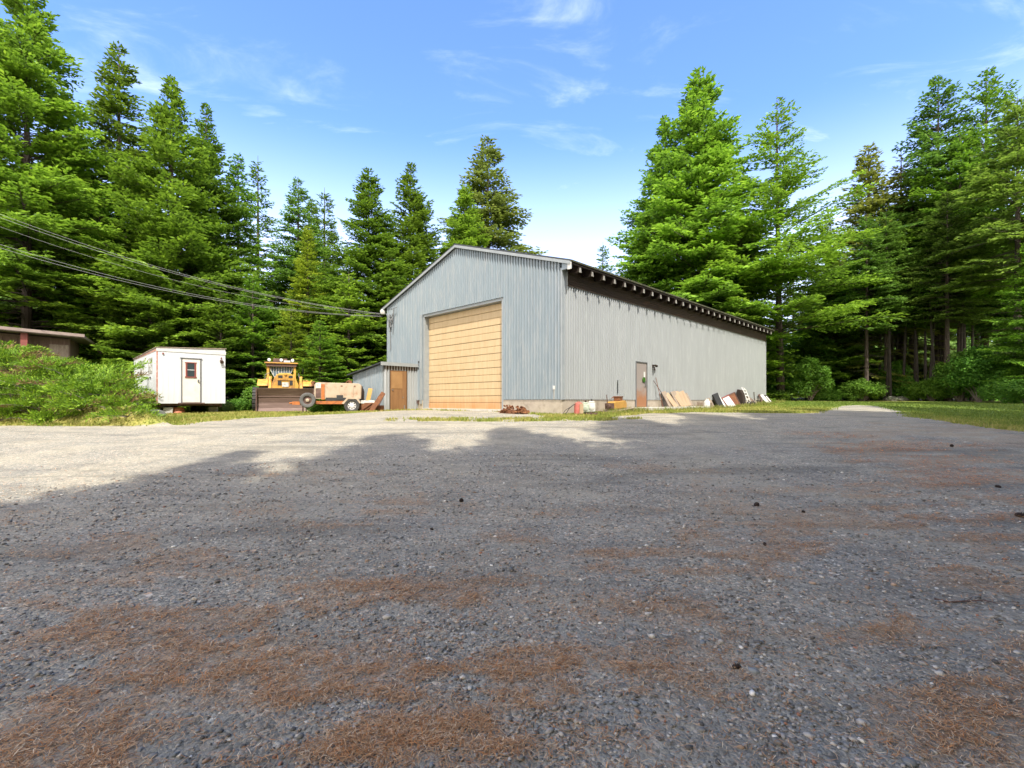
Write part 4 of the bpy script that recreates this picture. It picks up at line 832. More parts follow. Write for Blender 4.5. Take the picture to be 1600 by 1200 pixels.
# ------------------------------------------------------------------ power lines and their pole
pole = empty('utility_pole', (-30, 18, gz(-30, 18)), 0, 'brown wooden utility pole carrying the wires to the barn', 'utility pole')
b = MB(); b.tube((0, 0, -.5), (0, 0, 11-gz(-30, 18)+2.6), .16, .11, 12); b.build('pole', M['bark'], pole)
b = MB(); b.box(-.06, -.9, 10.9-gz(-30, 18)+1.6, .06, .9, 11.05-gz(-30, 18)+1.6); b.build('crossarm', M['oldwood'], pole)
def cable(z0, z1, zm, dy, label, r=.007):
    A = BW(-WF-.35, -.1, z0+EYE); B = Vector((-30, 18+dy, z1+EYE)); pts = []
    for i in range(41):
        t = i/40; p = A.lerp(B, t); p.z = EYE + z0 + (z1-z0)*t - zm*4*t*(1-t); pts.append(p)
    b = MB(); b.path(pts, r, 5); o = b.build('power_cable', M['cable'], smooth=True); tag(o, label, 'cable', 'wires to the barn corner')
cable(4.85, 11.6, 1.32, .6, 'uppermost pale wire running from the left to the barn corner')
cable(4.83, 11.4, 1.32, .45, 'second pale wire just under the uppermost one')
cable(4.80, 11.05, 1.5, .1, 'thin middle wire between the upper and lower pairs', .005)
cable(4.72, 10.0, 1.55, -.5, 'upper wire of the low pair running to the barn corner')
cable(4.70, 9.8, 1.56, -.65, 'lowest wire of all running to the barn corner')
# ------------------------------------------------------------------ white site trailer
TX, TY = -15.0, 20.0; tg = gz(-14.2, 20.8)
tr = empty('site_trailer', (TX, TY, 0), R(45), 'white box site trailer on blocks with a small red framed window in its door', 'trailer')
zb_ = EYE+(627-630.5)*20/740; LT, WT = 6.8, 2.55
zt = lambda x, y: EYE+2.24+.03 + .13*x/WT - .01*y     # roof a little higher at the right
def tbox(mb, x0, y0, x1, y1, z0, dz0=0, dz1=0):
    vs = [(x0, y0, z0), (x1, y0, z0), (x1, y1, z0), (x0, y1, z0)]+[(x, y, zt(x, y)+dz1) for x, y in ((x0, y0), (x1, y0), (x1, y1), (x0, y1))]
    mb.add(vs, [(0, 3, 2, 1), (4, 5, 6, 7), (0, 1, 5, 4), (1, 2, 6, 5), (2, 3, 7, 6), (3, 0, 4, 7)])
b = MB(); tbox(b, 0, 0, WT, LT, zb_); b.build('body', M['white'], tr)
b = MB()
for i in range(1, 13):
    x = i*WT/13
    if .86 < x < 1.72: continue
    b.box(x-.012, -.009, zb_+.08, x+.012, -.001, zt(x, 0)-.16)
for i in range(1, 20):
    y = i*LT/20; b.box(-.009, y-.012, zb_+.08, -.001, y+.012, zt(0, y)-.18)
b.build('siding_battens', M['white'], tr)
b = MB(); tbox(b, -.012, -.012, .03, .03, zb_, 0, -.05); tbox(b, -.014, .03, -.001, LT, zt(0, 0)-.12, 0, -.04); b.build('rusty_corner_trim', M['rusttrim'], tr)
b = MB(); b.add([(x, y, zt(x, y)+o) for o in (0, .03) for x, y in ((-.04, -.04), (WT+.04, -.04), (WT+.04, LT+.04), (-.04, LT+.04))], [(0, 3, 2, 1), (4, 5, 6, 7), (0, 1, 5, 4), (1, 2, 6, 5), (2, 3, 7, 6), (3, 0, 4, 7)]); b.build('roof', M['oldwood'], tr)
b = MB(); b.box(-.02, -.02, zt(0, 0)-.14, WT+.02, -.0095, zt(WT/2, 0)-.06); b.build('top_band', M['white2'], tr)
dr = MB(); dr.box(.90, -.03, zb_+.05, 1.55, -.0015, zb_+1.92); dr = dr.build('door', M['creamdoor'], tr)
b = MB(); b.box(.85, -.035, zb_+.03, .895, -.0015, zb_+1.97); b.box(1.555, -.035, zb_+.03, 1.60, -.0015, zb_+1.97); b.box(.82, -.05, zb_+1.97, 1.63, -.0015, zb_+2.0); b.build('door_frame', M['grey'], tr)
b = MB(); b.box(.985, -.06, zb_+1.13, 1.42, -.031, zb_+1.18); b.box(.985, -.05, zb_+1.77, 1.42, -.031, zb_+1.81); b.box(1.01, -.05, zb_+1.18, 1.07, -.031, zb_+1.77); b.box(1.34, -.05, zb_+1.18, 1.40, -.031, zb_+1.77); wf = b.build('window_frame', M['redbrown'], dr)
b = MB(); b.box(1.07, -.036, zb_+1.18, 1.34, -.0315, zb_+1.77); b.build('pane', M['glass'], dr)
b = MB(); b.box(1.07, -.042, zb_+1.46, 1.34, -.0365, zb_+1.485); b.build('glazing_bar', M['white2'], dr)
b = MB(); b.tube((1.49, -.03, zb_+.98), (1.49, -.08, zb_+.98), .03, n=8); b.box(1.46, -.036, zb_+.93, 1.52, -.0305, zb_+1.06); b.build('handle', M['grey'], dr)
b = MB(); b.tube((.21, -.001, zb_+2.13), (.21, -.05, zb_+2.13), .035, n=10); b.tube((2.38, -.001, zb_+2.07), (2.38, -.06, zb_+2.07), .03, n=10); b.build('marker_lights', M['redbrown'], tr)
b = MB(); b.box(2.33, -.09, zb_+1.9, 2.43, -.001, zb_+1.98); b.tube((2.38, -.05, zb_+1.93), (2.38, -.16, zb_+1.87), .05, .08, 10); b.build('porch_lamp', M['rustdark'], tr)
for y0, y1 in ((1.1, 2.0), (3.5, 4.5)):
    b = MB(); b.box(-.012, y0, zb_+1.33, -.0015, y1, zb_+2.03); wn = b.build('window', M['glass'], tr)
    b = MB()
    for k in range(4): b.box(-.03, y0+(y1-y0)*k/3-.014, zb_+1.33, -.0125, y0+(y1-y0)*k/3+.014, zb_+2.03)
    b.path([(-.02, y0, zb_+1.4), (-.02, y1, zb_+1.95)], .009, 4); b.path([(-.02, y1, zb_+1.4), (-.02, y0, zb_+1.95)], .009, 4); b.build('frame', M['greypale'], wn)
    b = MB(); b.box(-.03, y0+.3, zb_+1.12, -.0095, y1-.3, zb_+1.18); b.build('vent', M['grey'], tr)
b = MB(); b.box(.1, .15, zb_-.16, .2, LT-.1, zb_); b.box(WT-.2, .15, zb_-.16, WT-.1, LT-.1, zb_); b.box(.2, .1, zb_-.10, WT-.2, .2, zb_); b.box(.75, -.28, zb_-.02, 1.68, -.01, zb_+.03); b.box(.8, -.22, zb_-.08, .86, -.02, zb_-.02); b.box(1.58, -.22, zb_-.08, 1.64, -.02, zb_-.02); b.build('chassis_and_step', M['rustdark'], tr)
for (x, y) in ((.4, 3.2), (WT-.4, 3.2), (.4, 4.1), (WT-.4, 4.1)):
    b = MB(); b.lathe([(.12, -.1), (.31, -.11), (.34, -.06), (.34, .06), (.31, .11), (.12, .1)], 20, Matrix.Translation((x, y, tg+.33)) @ Matrix.Rotation(R(90), 4, 'Y')); b.build('wheel', M['tyre'], tr, smooth=True)
def blockstack(px, Z, label, n, w_=.34):
    X = (px-800)/740*Z; g = gz(X, Z); top = zb_-.16-g
    b = MB(); h_ = top/n
    for i in range(n): b.box(-w_/2+.01*i, -.2, i*h_-(.06 if i == 0 else 0), w_/2+.01*i, .2, (i+1)*h_-.008)
    o = b.build('concrete_block', M['block'], bevel=.01); o.location = (X, Z, g); o.rotation_euler.z = R(30); tag(o, label, 'concrete block')
blockstack(263, 20.6, 'concrete block stack under the left front corner of the white trailer', 2)
blockstack(333, 22.2, 'concrete block stack under the right front corner of the white trailer', 2, .36)
X = (277.5-800)/740*20.9; b = MB(); b.lathe([(.30, 0), (.305, .06), (.27, .1), (.22, .28), (.2, .29), (.0, .29)], 20); o = b.build('upturned_tub', M['terracotta'], smooth=True); o.location = (X, 20.9, gz(X, 20.9)); tag(o, 'faded orange upturned tub under the white trailer', 'tub')
# ------------------------------------------------------------------ brown cabin behind the bank
cX, cY = -22.4, 24.0; cab = empty('brown_cabin', (cX, cY, 0), R(35), 'low brown wooden cabin with pale roof edge above the juniper bank', 'cabin')
zr0 = EYE+3.34
def cb(x): return zr0-.05*x
def qb(mb, x0, x1, y0, y1, f0, f1): mb.add([(x, y, f(x)) for x in (x0, x1) for y in (y0, y1) for f in (f0, f1)], [(0, 1, 3, 2), (4, 6, 7, 5), (0, 4, 5, 1), (2, 3, 7, 6), (0, 2, 6, 4), (1, 5, 7, 3)])
b = MB(); qb(b, -9, 0, 0, 2.6, lambda x: 1.6, lambda x: cb(x)-.2); b.build('wall', M['cabinwood'], cab)
b = MB()
for i in range(36): x = -8.9+i*.25; b.box(x-.02, -.02, 1.7, x+.02, -.001, cb(x)-.22)
b.build('batten_strips', M['cabinwood'], cab)
b = MB(); qb(b, -9.5, .62, -.8, 3.0, lambda x: cb(x)-.14, lambda x: cb(x)); b.build('roof', M['cabintrim'], cab)
b = MB(); qb(b, -9.55, .66, -.86, -.81, lambda x: cb(x)-.10, lambda x: cb(x)+.04); b.build('roof_edge', M['cabintrim'], cab)
b = MB(); b.box(-1.66, -.6, 1.5, -1.42, -.4, cb(-1.6)-.14); b.build('post', M['redbrown'], cab)
b = MB(); b.box(-.75, -.03, 2.2, -.05, -.021, cb(0)-.5); b.build('pale_boards', M['oldwood'], cab)
# ------------------------------------------------------------------ yellow wheel dozer
zg_ = gz(-11.2, 23.2)
dz = empty('wheel_dozer', ((446-800)/740*23.9, 23.9, zg_-.04), R(25), 'yellow wheel loader with a wide rusty blade and caged cab', 'loader'); dz.scale = (1, 1, 1.05)
b = MB(); prof = [(0, 0), (.05, -.02), (.16, .02), (.27, .22), (.31, .5), (.27, .8), (.12, 1.1), (.02, 1.2), (-.02, 1.19), (.06, 1.05), (.2, .78), (.24, .5), (.20, .24), (.10, .08), (0, .04)]
b.prism(prof, -1.3, 1.3, 'x'); b.build('blade', M['blade'], dz)
b = MB(); b.box(-1.3, -.02, .015, 1.3, .05, .10); b.box(-1.28, .17, .78, 1.28, .235, .83); b.build('cutting_edge', M['blade'], dz)
for sx_ in (-1, 1):
    b = MB(); b.prism([(-.06, 0), (.34, 0), (.36, .5), (.3, 1.0), (.05, 1.2), (-.04, 1.2)], sx_*1.3-.025, sx_*1.3+.025, 'x'); b.build('end_plate', M['rustdark'], dz)
def tyre(mb, c, r, w, lugs=0, ax='x'):
    Mx = Matrix.Translation(c) @ (Matrix.Rotation(R(90), 4, 'Y') if ax == 'x' else Matrix.Rotation(R(90), 4, 'X'))
    mb.lathe([(r*.55, -w*.36), (r*.62, -w*.44), (r*.8, -w*.5), (r*.95, -w*.47), (r, -w*.36), (r, w*.36), (r*.95, w*.47), (r*.8, w*.5), (r*.62, w*.44), (r*.55, w*.36), (r*.55, -w*.36)], 28, Mx, caps=False)
    for i in range(lugs):
        A_ = Mx @ Matrix.Rotation(2*math.pi*i/lugs, 4, 'Z')
        for s in (-1, 1): mb.box(r*.985, -.05, (.03 if s > 0 else -w*.48), r*1.045, .06, (w*.48 if s > 0 else -.03), A_ @ Matrix.Rotation(s*.12, 4, 'X'))
for x, y, r in ((-1.27, .95, .62), (1.05, .95, .62), (-1.2, 3.6, .62), (1.1, 3.6, .62)):
    b = MB(); tyre(b, (x, y, r), r, .48, 22); wh = b.build('wheel', M['tyre'], dz)
    b = MB(); b.lathe([(.0, -.20), (.2, -.22), (.32, -.16), (.34, .16), (.2, .22), (0, .2)], 18, Matrix.Translation((x, y, r)) @ Matrix.Rotation(R(90), 4, 'Y')); b.build('rim', M['yellow'], wh, smooth=True)
b = MB(); b.prism([(-.62, .62), (.58, .62), (.62, 1.35), (.46, 1.78), (.2, 1.96), (-.28, 1.96), (-.5, 1.78), (-.66, 1.35)], .62, 1.75, 'y'); b.build('hood', M['yellow'], dz, bevel=.03)
for s in (-1, 1):
    b = MB(); b.box(s*.30-.11, .60, 1.36, s*.30+.11, .617, 1.58); b.build('grille_opening', M['black'], dz); b = MB(); b.box(s*.24-.10, .60, 1.72, s*.24+.10, .617, 1.84); b.build('grille_opening', M['black'], dz)
b = MB(); b.box(-.16, .592, 1.28, .14, .612, 1.5); b.build('number_plate', M['greypale'], dz)
b = MB(); b.box(-.13, .58, 1.66, .11, .618, 1.76); b.tube((0, .55, 1.9), (0, .62, 1.9), .06, n=8); b.box(-.42, .58, 1.2, -.36, .618, 1.9); b.box(.34, .58, 1.2, .40, .618, 1.9); b.box(-.42, .575, 1.60, .4, .615, 1.65); b.build('hood_ribs', M['yellow'], dz)
for s in (-1, 1):   # lift arms and fenders
    b = MB(); x = s*.74; b.prism([(.40, .65), (.40, .95), (.9, 1.45), (1.7, 1.85), (1.75, 1.55), (1.0, 1.1)], x-.07, x+.07, 'x'); b.tube((x, .42, .85), (x, 1.3, 1.75), .06, n=10); b.build('lift_arm', M['yellow'], dz, bevel=.01)
    b = MB(); x0, x1 = sorted((s*.82, s*1.30)); b.prism([(.55, 1.32), (.62, 1.42), (1.25, 1.66), (1.9, 1.62), (2.2, 1.3), (2.15, 1.25), (1.85, 1.54), (1.25, 1.58), (.68, 1.36)], x0, x1, 'x'); b.build('fender', M['yellow'], dz, bevel=.01)
b = MB(); b.box(-.95, 1.5, 1.22, -.66, 2.1, 1.75); b.box(.64, 1.5, 1.2, .92, 2.1, 1.68); b.build('side_tanks', M['yellow'], dz, bevel=.04)
b = MB(); b.box(-.85, 2.4, .6, .75, 4.3, 1.6); b.build('engine_body', M['yellow'], dz, bevel=.05)
cabn = empty('cab', (0, 0, 0)); cabn.parent = dz
for x, y in ((-.86, 1.9), (.44, 1.9), (-.86, 3.0), (.44, 3.0)):
    b = MB(); b.box(x-.055, y-.06, 1.2, x+.055, y+.06, 2.5); b.build('post', M['yellow'], cabn, bevel=.01)
b = MB(); b.box(-1.0, 1.72, 2.5, .58, 3.15, 2.57); b.box(-.95, 1.75, 2.34, .53, 1.80, 2.5); b.build('roof', M['rustdark'], cabn, bevel=.01)
b = MB(); b.box(-1.02, 1.68, 2.50, .60, 1.717, 2.55); b.build('visor_edge', M['yellow'], cabn)
b = MB(); b.add([(-.80, 1.93, 2.34), (.38, 1.93, 2.34), (.10, 1.93, 1.72), (-.50, 1.93, 1.72), (-.80, 1.95, 2.34), (.38, 1.95, 2.34), (.10, 1.95, 1.72), (-.50, 1.95, 1.72)], [(0, 1, 2, 3), (4, 7, 6, 5), (0, 4, 5, 1), (1, 5, 6, 2), (2, 6, 7, 3), (3, 7, 4, 0)]); b.build('windscreen', M['greyglass'], cabn)
b = MB()
for i in range(9):
    x = -.72+i*.128; zl_ = 1.74 if abs(x+.2) < .3 else 1.74+(abs(x+.2)-.3)*1.9; b.tube((x, 1.9, zl_), (x, 1.9, 2.42), .011, n=5)
b.tube((-.84, 1.9, 2.36), (-.5, 1.9, 1.7), .016, n=5); b.tube((.40, 1.9, 2.36), (.1, 1.9, 1.7), .016, n=5); b.tube((-.36, 1.89, 2.1), (-.22, 1.89, 1.74), .018, n=5); b.build('window_guard', M['greypale'], cabn)
b = MB(); b.box(-.80, 2.9, 1.2, .38, 2.98, 1.75); b.box(-.55, 2.3, 1.2, .1, 2.8, 2.0); b.build('seat_and_back', M['black'], cabn)
b = MB(); b.box(-.62, 1.9, 2.575, .06, 2.35, 2.76); b.build('roof_box', M['rustdark'], cabn, bevel=.01)
b = MB(); b.box(-.1, 1.78, 2.575, .22, 2.0, 2.66); b.build('white_box', M['white2'], cabn)
for x in (-.80, -.22, .33):
    b = MB(); b.lathe([(.03, -.06), (.075, -.02), (.08, .03), (.0, .035)], 12, Matrix.Translation((x, 1.80, 2.68)) @ Matrix.Rotation(R(90), 4, 'X')); b.tube((x, 1.82, 2.57), (x, 1.82, 2.63), .015, n=6); b.build('work_light', M['white2'], cabn, smooth=True)
b = MB(); b.path([(-1.0, 1.6, 1.5), (-.98, 1.6, 1.9), (-.80, 1.7, 2.0)], .02, 6); b.path([(.7, 1.6, 1.6), (.62, 1.6, 2.0)], .02, 6); b.path([(.95, 1.4, 1.2), (.72, 1.6, 1.75), (.62, 1.8, 1.85)], .018, 6); b.build('grab_rails', M['grey'], dz)
b = MB(); b.tube((.86, 2.6, 1.5), (.86, 2.6, 2.3), .04, n=8); b.build('exhaust', M['black'], dz)
# ------------------------------------------------------------------ towed compressor
k = 21.4/740; cx0 = 490; zc = gz((540-800)*k, 21.4)
cp = empty('towed_compressor', ((526-800)*k, 21.4, zc), R(15), 'rusty orange and tan towed compressor with white wheel, next to the shed', 'compressor')
q = lambda px: (px-526)*k
zq = lambda py: (645.5-py)*k
b = MB(); n = 8; pr_ = [(q(493), zq(624)), (q(562), zq(624)), (q(563), zq(604)), (q(561.5), zq(601)), (q(558), zq(599.6)), (q(500), zq(598.2)), (q(496), zq(598.8)), (q(493.5), zq(602))]
b.prism(pr_, .0, 1.25, 'y'); b.build('housing', M['tan'], cp, bevel=.02)
b = MB(); b.box(q(503.5), -.035, zq(625), q(508.5), -.001, zq(601)); b.build('orange_corner_post', M['orange'], cp)
b = MB(); b.box(q(510), -.018, zq(622), q(551), -.001, zq(603.5)); b.box(q(552), -.018, zq(624), q(562), -.001, zq(603.5)); b.build('side_panel', M['tan'], cp, bevel=.006)
b = MB(); b.box(q(495.5), -.012, zq(622), q(503), -.001, zq(608)); b.build('radiator_grille', M['rustdark'], cp)
b = MB(); b.box(q(496), -.018, zq(607), q(503), -.001, zq(599.5)); b.build('front_cap', M['greypale'], cp)
b = MB(); b.box(q(510), -.022, zq(627), q(540), -.0185, zq(622.3)); b.box(q(526), -.05, zq(625), q(535.5), -.019, zq(618)); b.build('engine_opening', M['black'], cp)
b = MB(); b.box(q(532), -.03, zq(604.6), q(535), -.0185, zq(603)); b.box(q(552), -.03, zq(605), q(554), -.0185, zq(603)); b.build('panel_catches', M['rust'], cp)
b = MB(); b.box(q(496), -.06, zq(632), q(537), .02, zq(627.2)); b.box(q(496), 1.2, zq(632), q(560), 1.27, zq(627)); b.box(q(497), .02, zq(631), q(502), 1.2, zq(628)); b.box(q(555), .02, zq(631), q(560), 1.2, zq(628)); b.build('frame', M['orange'], cp)
b = MB(); b.prism([(q(534), zq(631)), (q(537), zq(632)), (q(543.5), zq(624.2)), (q(555.5), zq(624.2)), (q(560.5), zq(631)), (q(562.5), zq(630)), (q(557), zq(622)), (q(542), zq(622))], -.24, .0, 'y'); b.build('mudguard', M['tan'], cp)
for y in (-.12, 1.3):
    b = MB(); tyre(b, (q(549), y, zq(634.2)), .335, .20, 0, 'y'); wh = b.build('wheel', M['tyre'], cp, smooth=True)
    s = -1
    b = MB(); b.lathe([(.0, .06), (.05, .075), (.1, .05), (.17, .045), (.205, .085), (.205, -.08), (.0, -.08)], 24, Matrix.Translation((q(549), y, zq(634.2))) @ Matrix.Rotation(R(90), 4, 'X')); rm = b.build('rim', M['rim'], wh, smooth=True)
    b = MB()
    for i in range(8):
        a = i*math.pi/4; b.tube((q(549)+.135*math.cos(a), y-.062, zq(634.2)+.135*math.sin(a)), (q(549)+.135*math.cos(a), y-.03, zq(634.2)+.135*math.sin(a)), .026, n=8)
    b.build('rim_holes', M['black'], rm)
b = MB(); b.tube((q(549), -.1, zq(634.2)), (q(549), 1.3, zq(634.2)), .04, n=8); b.build('axle', M['black'], cp)
b = MB(); b.box(q(561), .1, zq(629.5), q(583), .9, zq(626)); b.box(q(561), -.03, zq(631), q(584), .06, zq(629)); b.build('rear_shelf', M['greypale'], cp)
b = MB(); b.path([(q(500), .6, zq(630)), (q(480), .4, zq(630)), (q(458), .0, zq(630.5))], [.05, .05, .035], 8); b.path([(q(500), .1, zq(630)), (q(470), .0, zq(630))], .04, 6); b.box(q(463), -.15, zq(633), q(474), .1, zq(628)); b.build('drawbar', M['orange'], cp)
b = MB(); b.tube((q(477.5), -.05, -.02), (q(477.5), -.05, zq(628)), .028, n=8); b.tube((q(477.5), -.05, -.03), (q(477.5), -.05, .03), .08, n=10); b.tube((q(482), .0, 0), (q(482), 0, zq(636)), .02, n=6); b.build('jack_stand', M['rustdark'], cp)
b = MB(); tyre(b, (q(485), -.2, zq(626)), .33, .2, 0, 'y'); wh = b.build('spare_wheel', M['tyregrey'], cp, smooth=True)
b = MB(); b.lathe([(.0, .03), (.06, .05), (.12, .02), (.18, .02), (.2, .07), (.2, -.07), (.0, -.07)], 20, Matrix.Translation((q(485), -.2, zq(626))) @ Matrix.Rotation(R(90), 4, 'X')); b.build('rim', M['rustdark'], wh, smooth=True)
b = MB(); b.lathe([(.05, .055), (.075, .07), (.02, .09)], 12, Matrix.Translation((q(485), -.2, zq(626))) @ Matrix.Rotation(R(90), 4, 'X')); b.build('hub', M['tan'], wh)
b = MB(); b.tube((q(490), .3, zq(604)), (q(490), .3, zq(597)), .06, .05, 10); b.tube((q(487.5), .3, zq(599)), (q(493), .3, zq(597.6)), .05, n=8); b.build('exhaust_stub', M['rust'], cp)
b = MB(); b.box(q(543), .2, zq(598.9), q(548), .5, zq(595)); b.path([(q(539), .3, zq(599)), (q(541), .3, zq(596)), (q(546), .3, zq(594))], .025, 5); b.build('top_fitting', M['rust'], cp)
# things behind and beside the compressor
def thing(mb, name, mat, loc, label, cat, rz=0, rx=0, ry=0, group=None, smooth=False, bevel=0):
    o = mb.build(name, mat, None, smooth, bevel); o.location = loc; o.rotation_euler = (rx, ry, rz); tag(o, label, cat, group); return o
def ground_at(px, Z, dz_=0): X = (px-800)/740*Z; return (X, Z, gz(X, Z)+dz_)
b = MB(); b.lathe([(.10, 0), (.11, .04), (.11, .95), (.085, 1.06), (.04, 1.12), (.04, 1.2), (0, 1.2)], 16)
thing(b, 'gas_cylinder', M['dark'], ground_at(565.5, 22.3), 'dark gas cylinder standing at the tail of the compressor', 'gas cylinder', smooth=True)
b = MB(); b.box(-.1, -.012, 0, .1, .012, 1.15)
thing(b, 'leaning_plank', paint('ochre plank', (.50, .30, .08), (.40, .22, .06), .7, 0, 3), ground_at(571, 22.5), 'ochre plank leaning on the shed behind the compressor', 'plank', ry=R(9), rx=R(-12))
b = MB(); b.box(-.1, -.03, 0, .1, .03, 1.05); b.box(-.07, .03, .1, -.03, .12, 1.0)
thing(b, 'rusty_beam', M['rust'], ground_at(579, 21.5), 'tilted rusty steel channel at the tail of the compressor', 'steel beam', ry=R(33), rx=R(-6))
b = MB(); b.box(-.12, -.02, 0, .12, .02, .75)
thing(b, 'steel_offcut', M['rustdark'], ground_at(583.5, 21.9), 'dark brown plate leaning behind the tilted rusty channel', 'steel plate', ry=R(24), rx=R(-10))
b = MB(); b.box(-.22, -.15, 0, .22, .15, .28); b.box(-.28, -.17, .28, -.0, .17, .31); b.prism([(-.2, 0), (-.35, .3), (-.3, .32), (-.12, 0)], -.18, -.1, 'y')
thing(b, 'scrap_box', M['rust'], ground_at(591, 22.0), 'low rusty steel box on the ground beside the shed corner', 'scrap metal', rz=R(-10))
b = MB(); b.box(-.35, -.02, 0, .35, .02, .42); b.path([(-.3, -.05, .02), (.25, -.06, .4)], .03, 5); b.path([(-.1, -.05, .02), (.35, -.06, .34)], .02, 5)
thing(b, 'scrap_sheet', M['rust'], ground_at(573, 21.7), 'rusty sheet and rods on the ground behind the white wheel', 'scrap metal', rz=R(0))
# ------------------------------------------------------------------ apron and the junk along the barn
def SW(s, d=0, dz_=0): p = BW(d, s); return (p.x, p.y, gz(p.x, p.y)+dz_)
b = MB(); b.prism([(DS0-.35, .0), (DS0-.3, .06), (11.0, .05), (11.2, 0)], .05, 1.15, 'x')
bb = MB(); bb.box(.05, DS0-.4, -.35, 1.0, 10.8, 0)
o = bb.build('concrete_apron', M['slab'], None, bevel=.02); o.location = BW(0, 0, 1.135); o.rotation_euler.z = RZ; tag(o, kind='structure')
def leaner(s, d, w_, h_, t, tilt, mat, name, label, cat, roll=0, rows=None, group=None, parts=None):
    """a board standing on the ground and leaning back against the side wall; w_ along the wall"""
    h_ *= .74; d *= .8; b = MB(); b.box(-t/2, -w_/2, 0, t/2, w_/2, h_)
    if parts: parts(b)
    o = b.build(name, mat if isinstance(mat, list) else [mat], None, bevel=.004); x, y, z = SW(s, d); o.location = (x, y, max(z-.01, 1.138 if DS0-.4 < s < 10.8 and d < 1.0 else -9))
    o.rotation_mode = 'ZXY'; o.rotation_euler = (roll, -tilt, RZ); tag(o, label, cat, group); return o
def sheet(s, d, w_, h_, t, tilt, mat, name, label, cat, roll=0, frame=None, inner=None):
    o = leaner(s, d, w_, h_, t, tilt, mat, name, label, cat, roll)
    if frame:
        h_ *= .74
        f = MB(); r = .06; f.box(t/2, -w_/2, 0, t/2+.03, w_/2, r); f.box(t/2, -w_/2, h_-r, t/2+.03, w_/2, h_); f.box(t/2, -w_/2, r, t/2+.03, -w_/2+r, h_-r); f.box(t/2, w_/2-r, r, t/2+.03, w_/2, h_-r); f.build('rim', frame, o)
    return o
# scrap heap of rusty chain at the front corner
rg = random.Random(5); b = MB()
for i in range(150):
    a = rg.uniform(-1, 1); hump = .25*math.exp(-((a+.55)/.22)**2)+.24*math.exp(-((a-.5)/.25)**2)+.06
    x, y = a*.62, rg.uniform(-.2, .2); z = rg.uniform(0, hump)*1.05; r = rg.uniform(.03, .065)
    M4 = Matrix.Translation((x, y, z+.02)) @ Matrix.Rotation(rg.uniform(0, 3), 4, 'X') @ Matrix.Rotation(rg.uniform(0, 3), 4, 'Y')
    if i % 3: b.lathe([(r, -.012), (r*1.25, 0), (r, .012), (r*.7, 0)], 8, M4)
    else: b.box(-r*1.6, -r*.5, -.02, r*1.6, r*.5, .02, M4)
b.path([(-.95, 0, .06), (-.8, .05, .07), (-.6, .0, .05)], .02, 5)
p = BW(-1.9, -.55); thing(b, 'scrap_heap', M['rust'], (p.x, p.y, gz(p.x, p.y)), 'heap of rusty chain and scrap iron at the foot of the barn front', 'scrap metal', rz=RZ)
# red tank, pumps, grey boxes
s = BW(.45, .42); b = MB(); b.lathe([(.14, 0), (.165, .03), (.165, .38), (.14, .44), (.06, .47), (.06, .49), (0, .49)], 18)
tk = thing(b, 'red_tank', M['redpaint'], (s.x, s.y, gz(s.x, s.y)), 'faded red steel drum standing at the barn corner', 'drum', smooth=True)
f = MB(); f.box(.02, -.20, .06, .15, -.14, .42); f.build('front_plate', M['ply'], tk)
f = MB(); f.path([(-.14, 0, .4), (-.35, -.1, .25), (-.5, -.05, .0)], .014, 5); f.path([(-.1, -.1, .42), (-.5, -.15, .18), (-.62, -.1, .0)], .01, 5); f.build('hose', M['black'], tk)
def pump(s_, d, w_, h_, mat, label):
    e = empty('old_pump', SW(s_, d), RZ+R(35), label, 'pump')
    b = MB(); b.box(-w_/2, -.12, .08, w_/2, .16, h_); b.prism([(-w_/2, h_), (w_/2, h_), (w_*.3, h_+.07), (-w_*.3, h_+.07)], -.1, .14, 'y'); b.build('casing', mat, e, bevel=.02)
    b = MB(); b.lathe([(w_*.36, 0), (w_*.36, .02), (w_*.2, .03), (0, .03)], 16, Matrix.Translation((0, -.121, h_*.6)) @ Matrix.Rotation(R(90), 4, 'X')); b.build('cover_disc', mat, e)
    b = MB(); b.tube((-w_/2-.05, 0, 0), (-w_/2-.05, 0, h_*.9), .022, n=6); b.tube((-w_/2-.05, 0, h_*.9), (-w_/2+.06, 0, h_*.98), .022, n=6); b.tube((0, 0, h_+.05), (0, 0, h_+.14), .03, n=8); b.box(-w_/2, -.1, 0, w_/2, .1, .08); b.build('pipework', M['dark'], e)
pump(.86, .45, .26, .38, M['greenpale'], 'pale green pump between the red drum and the grey round-faced one')
pump(1.25, .45, .28, .42, M['greypale'], 'pale grey pump with round face, right of the pale green one')
b = MB()
for k_ in range(9): a = rg.uniform(-.5, .5); b.box(-.09, -.04, 0, .09, .04, .05, Matrix.Translation((rg.uniform(-.15, .15), a, rg.uniform(0, .04))) @ Matrix.Rotation(rg.uniform(0, 3), 4, 'Z'))
x, y, z = SW(.95, .9); thing(b, 'iron_scraps', M['rustdark'], (x, y, z), 'small dark red iron scraps in front of the pumps', 'scrap metal', rz=RZ)
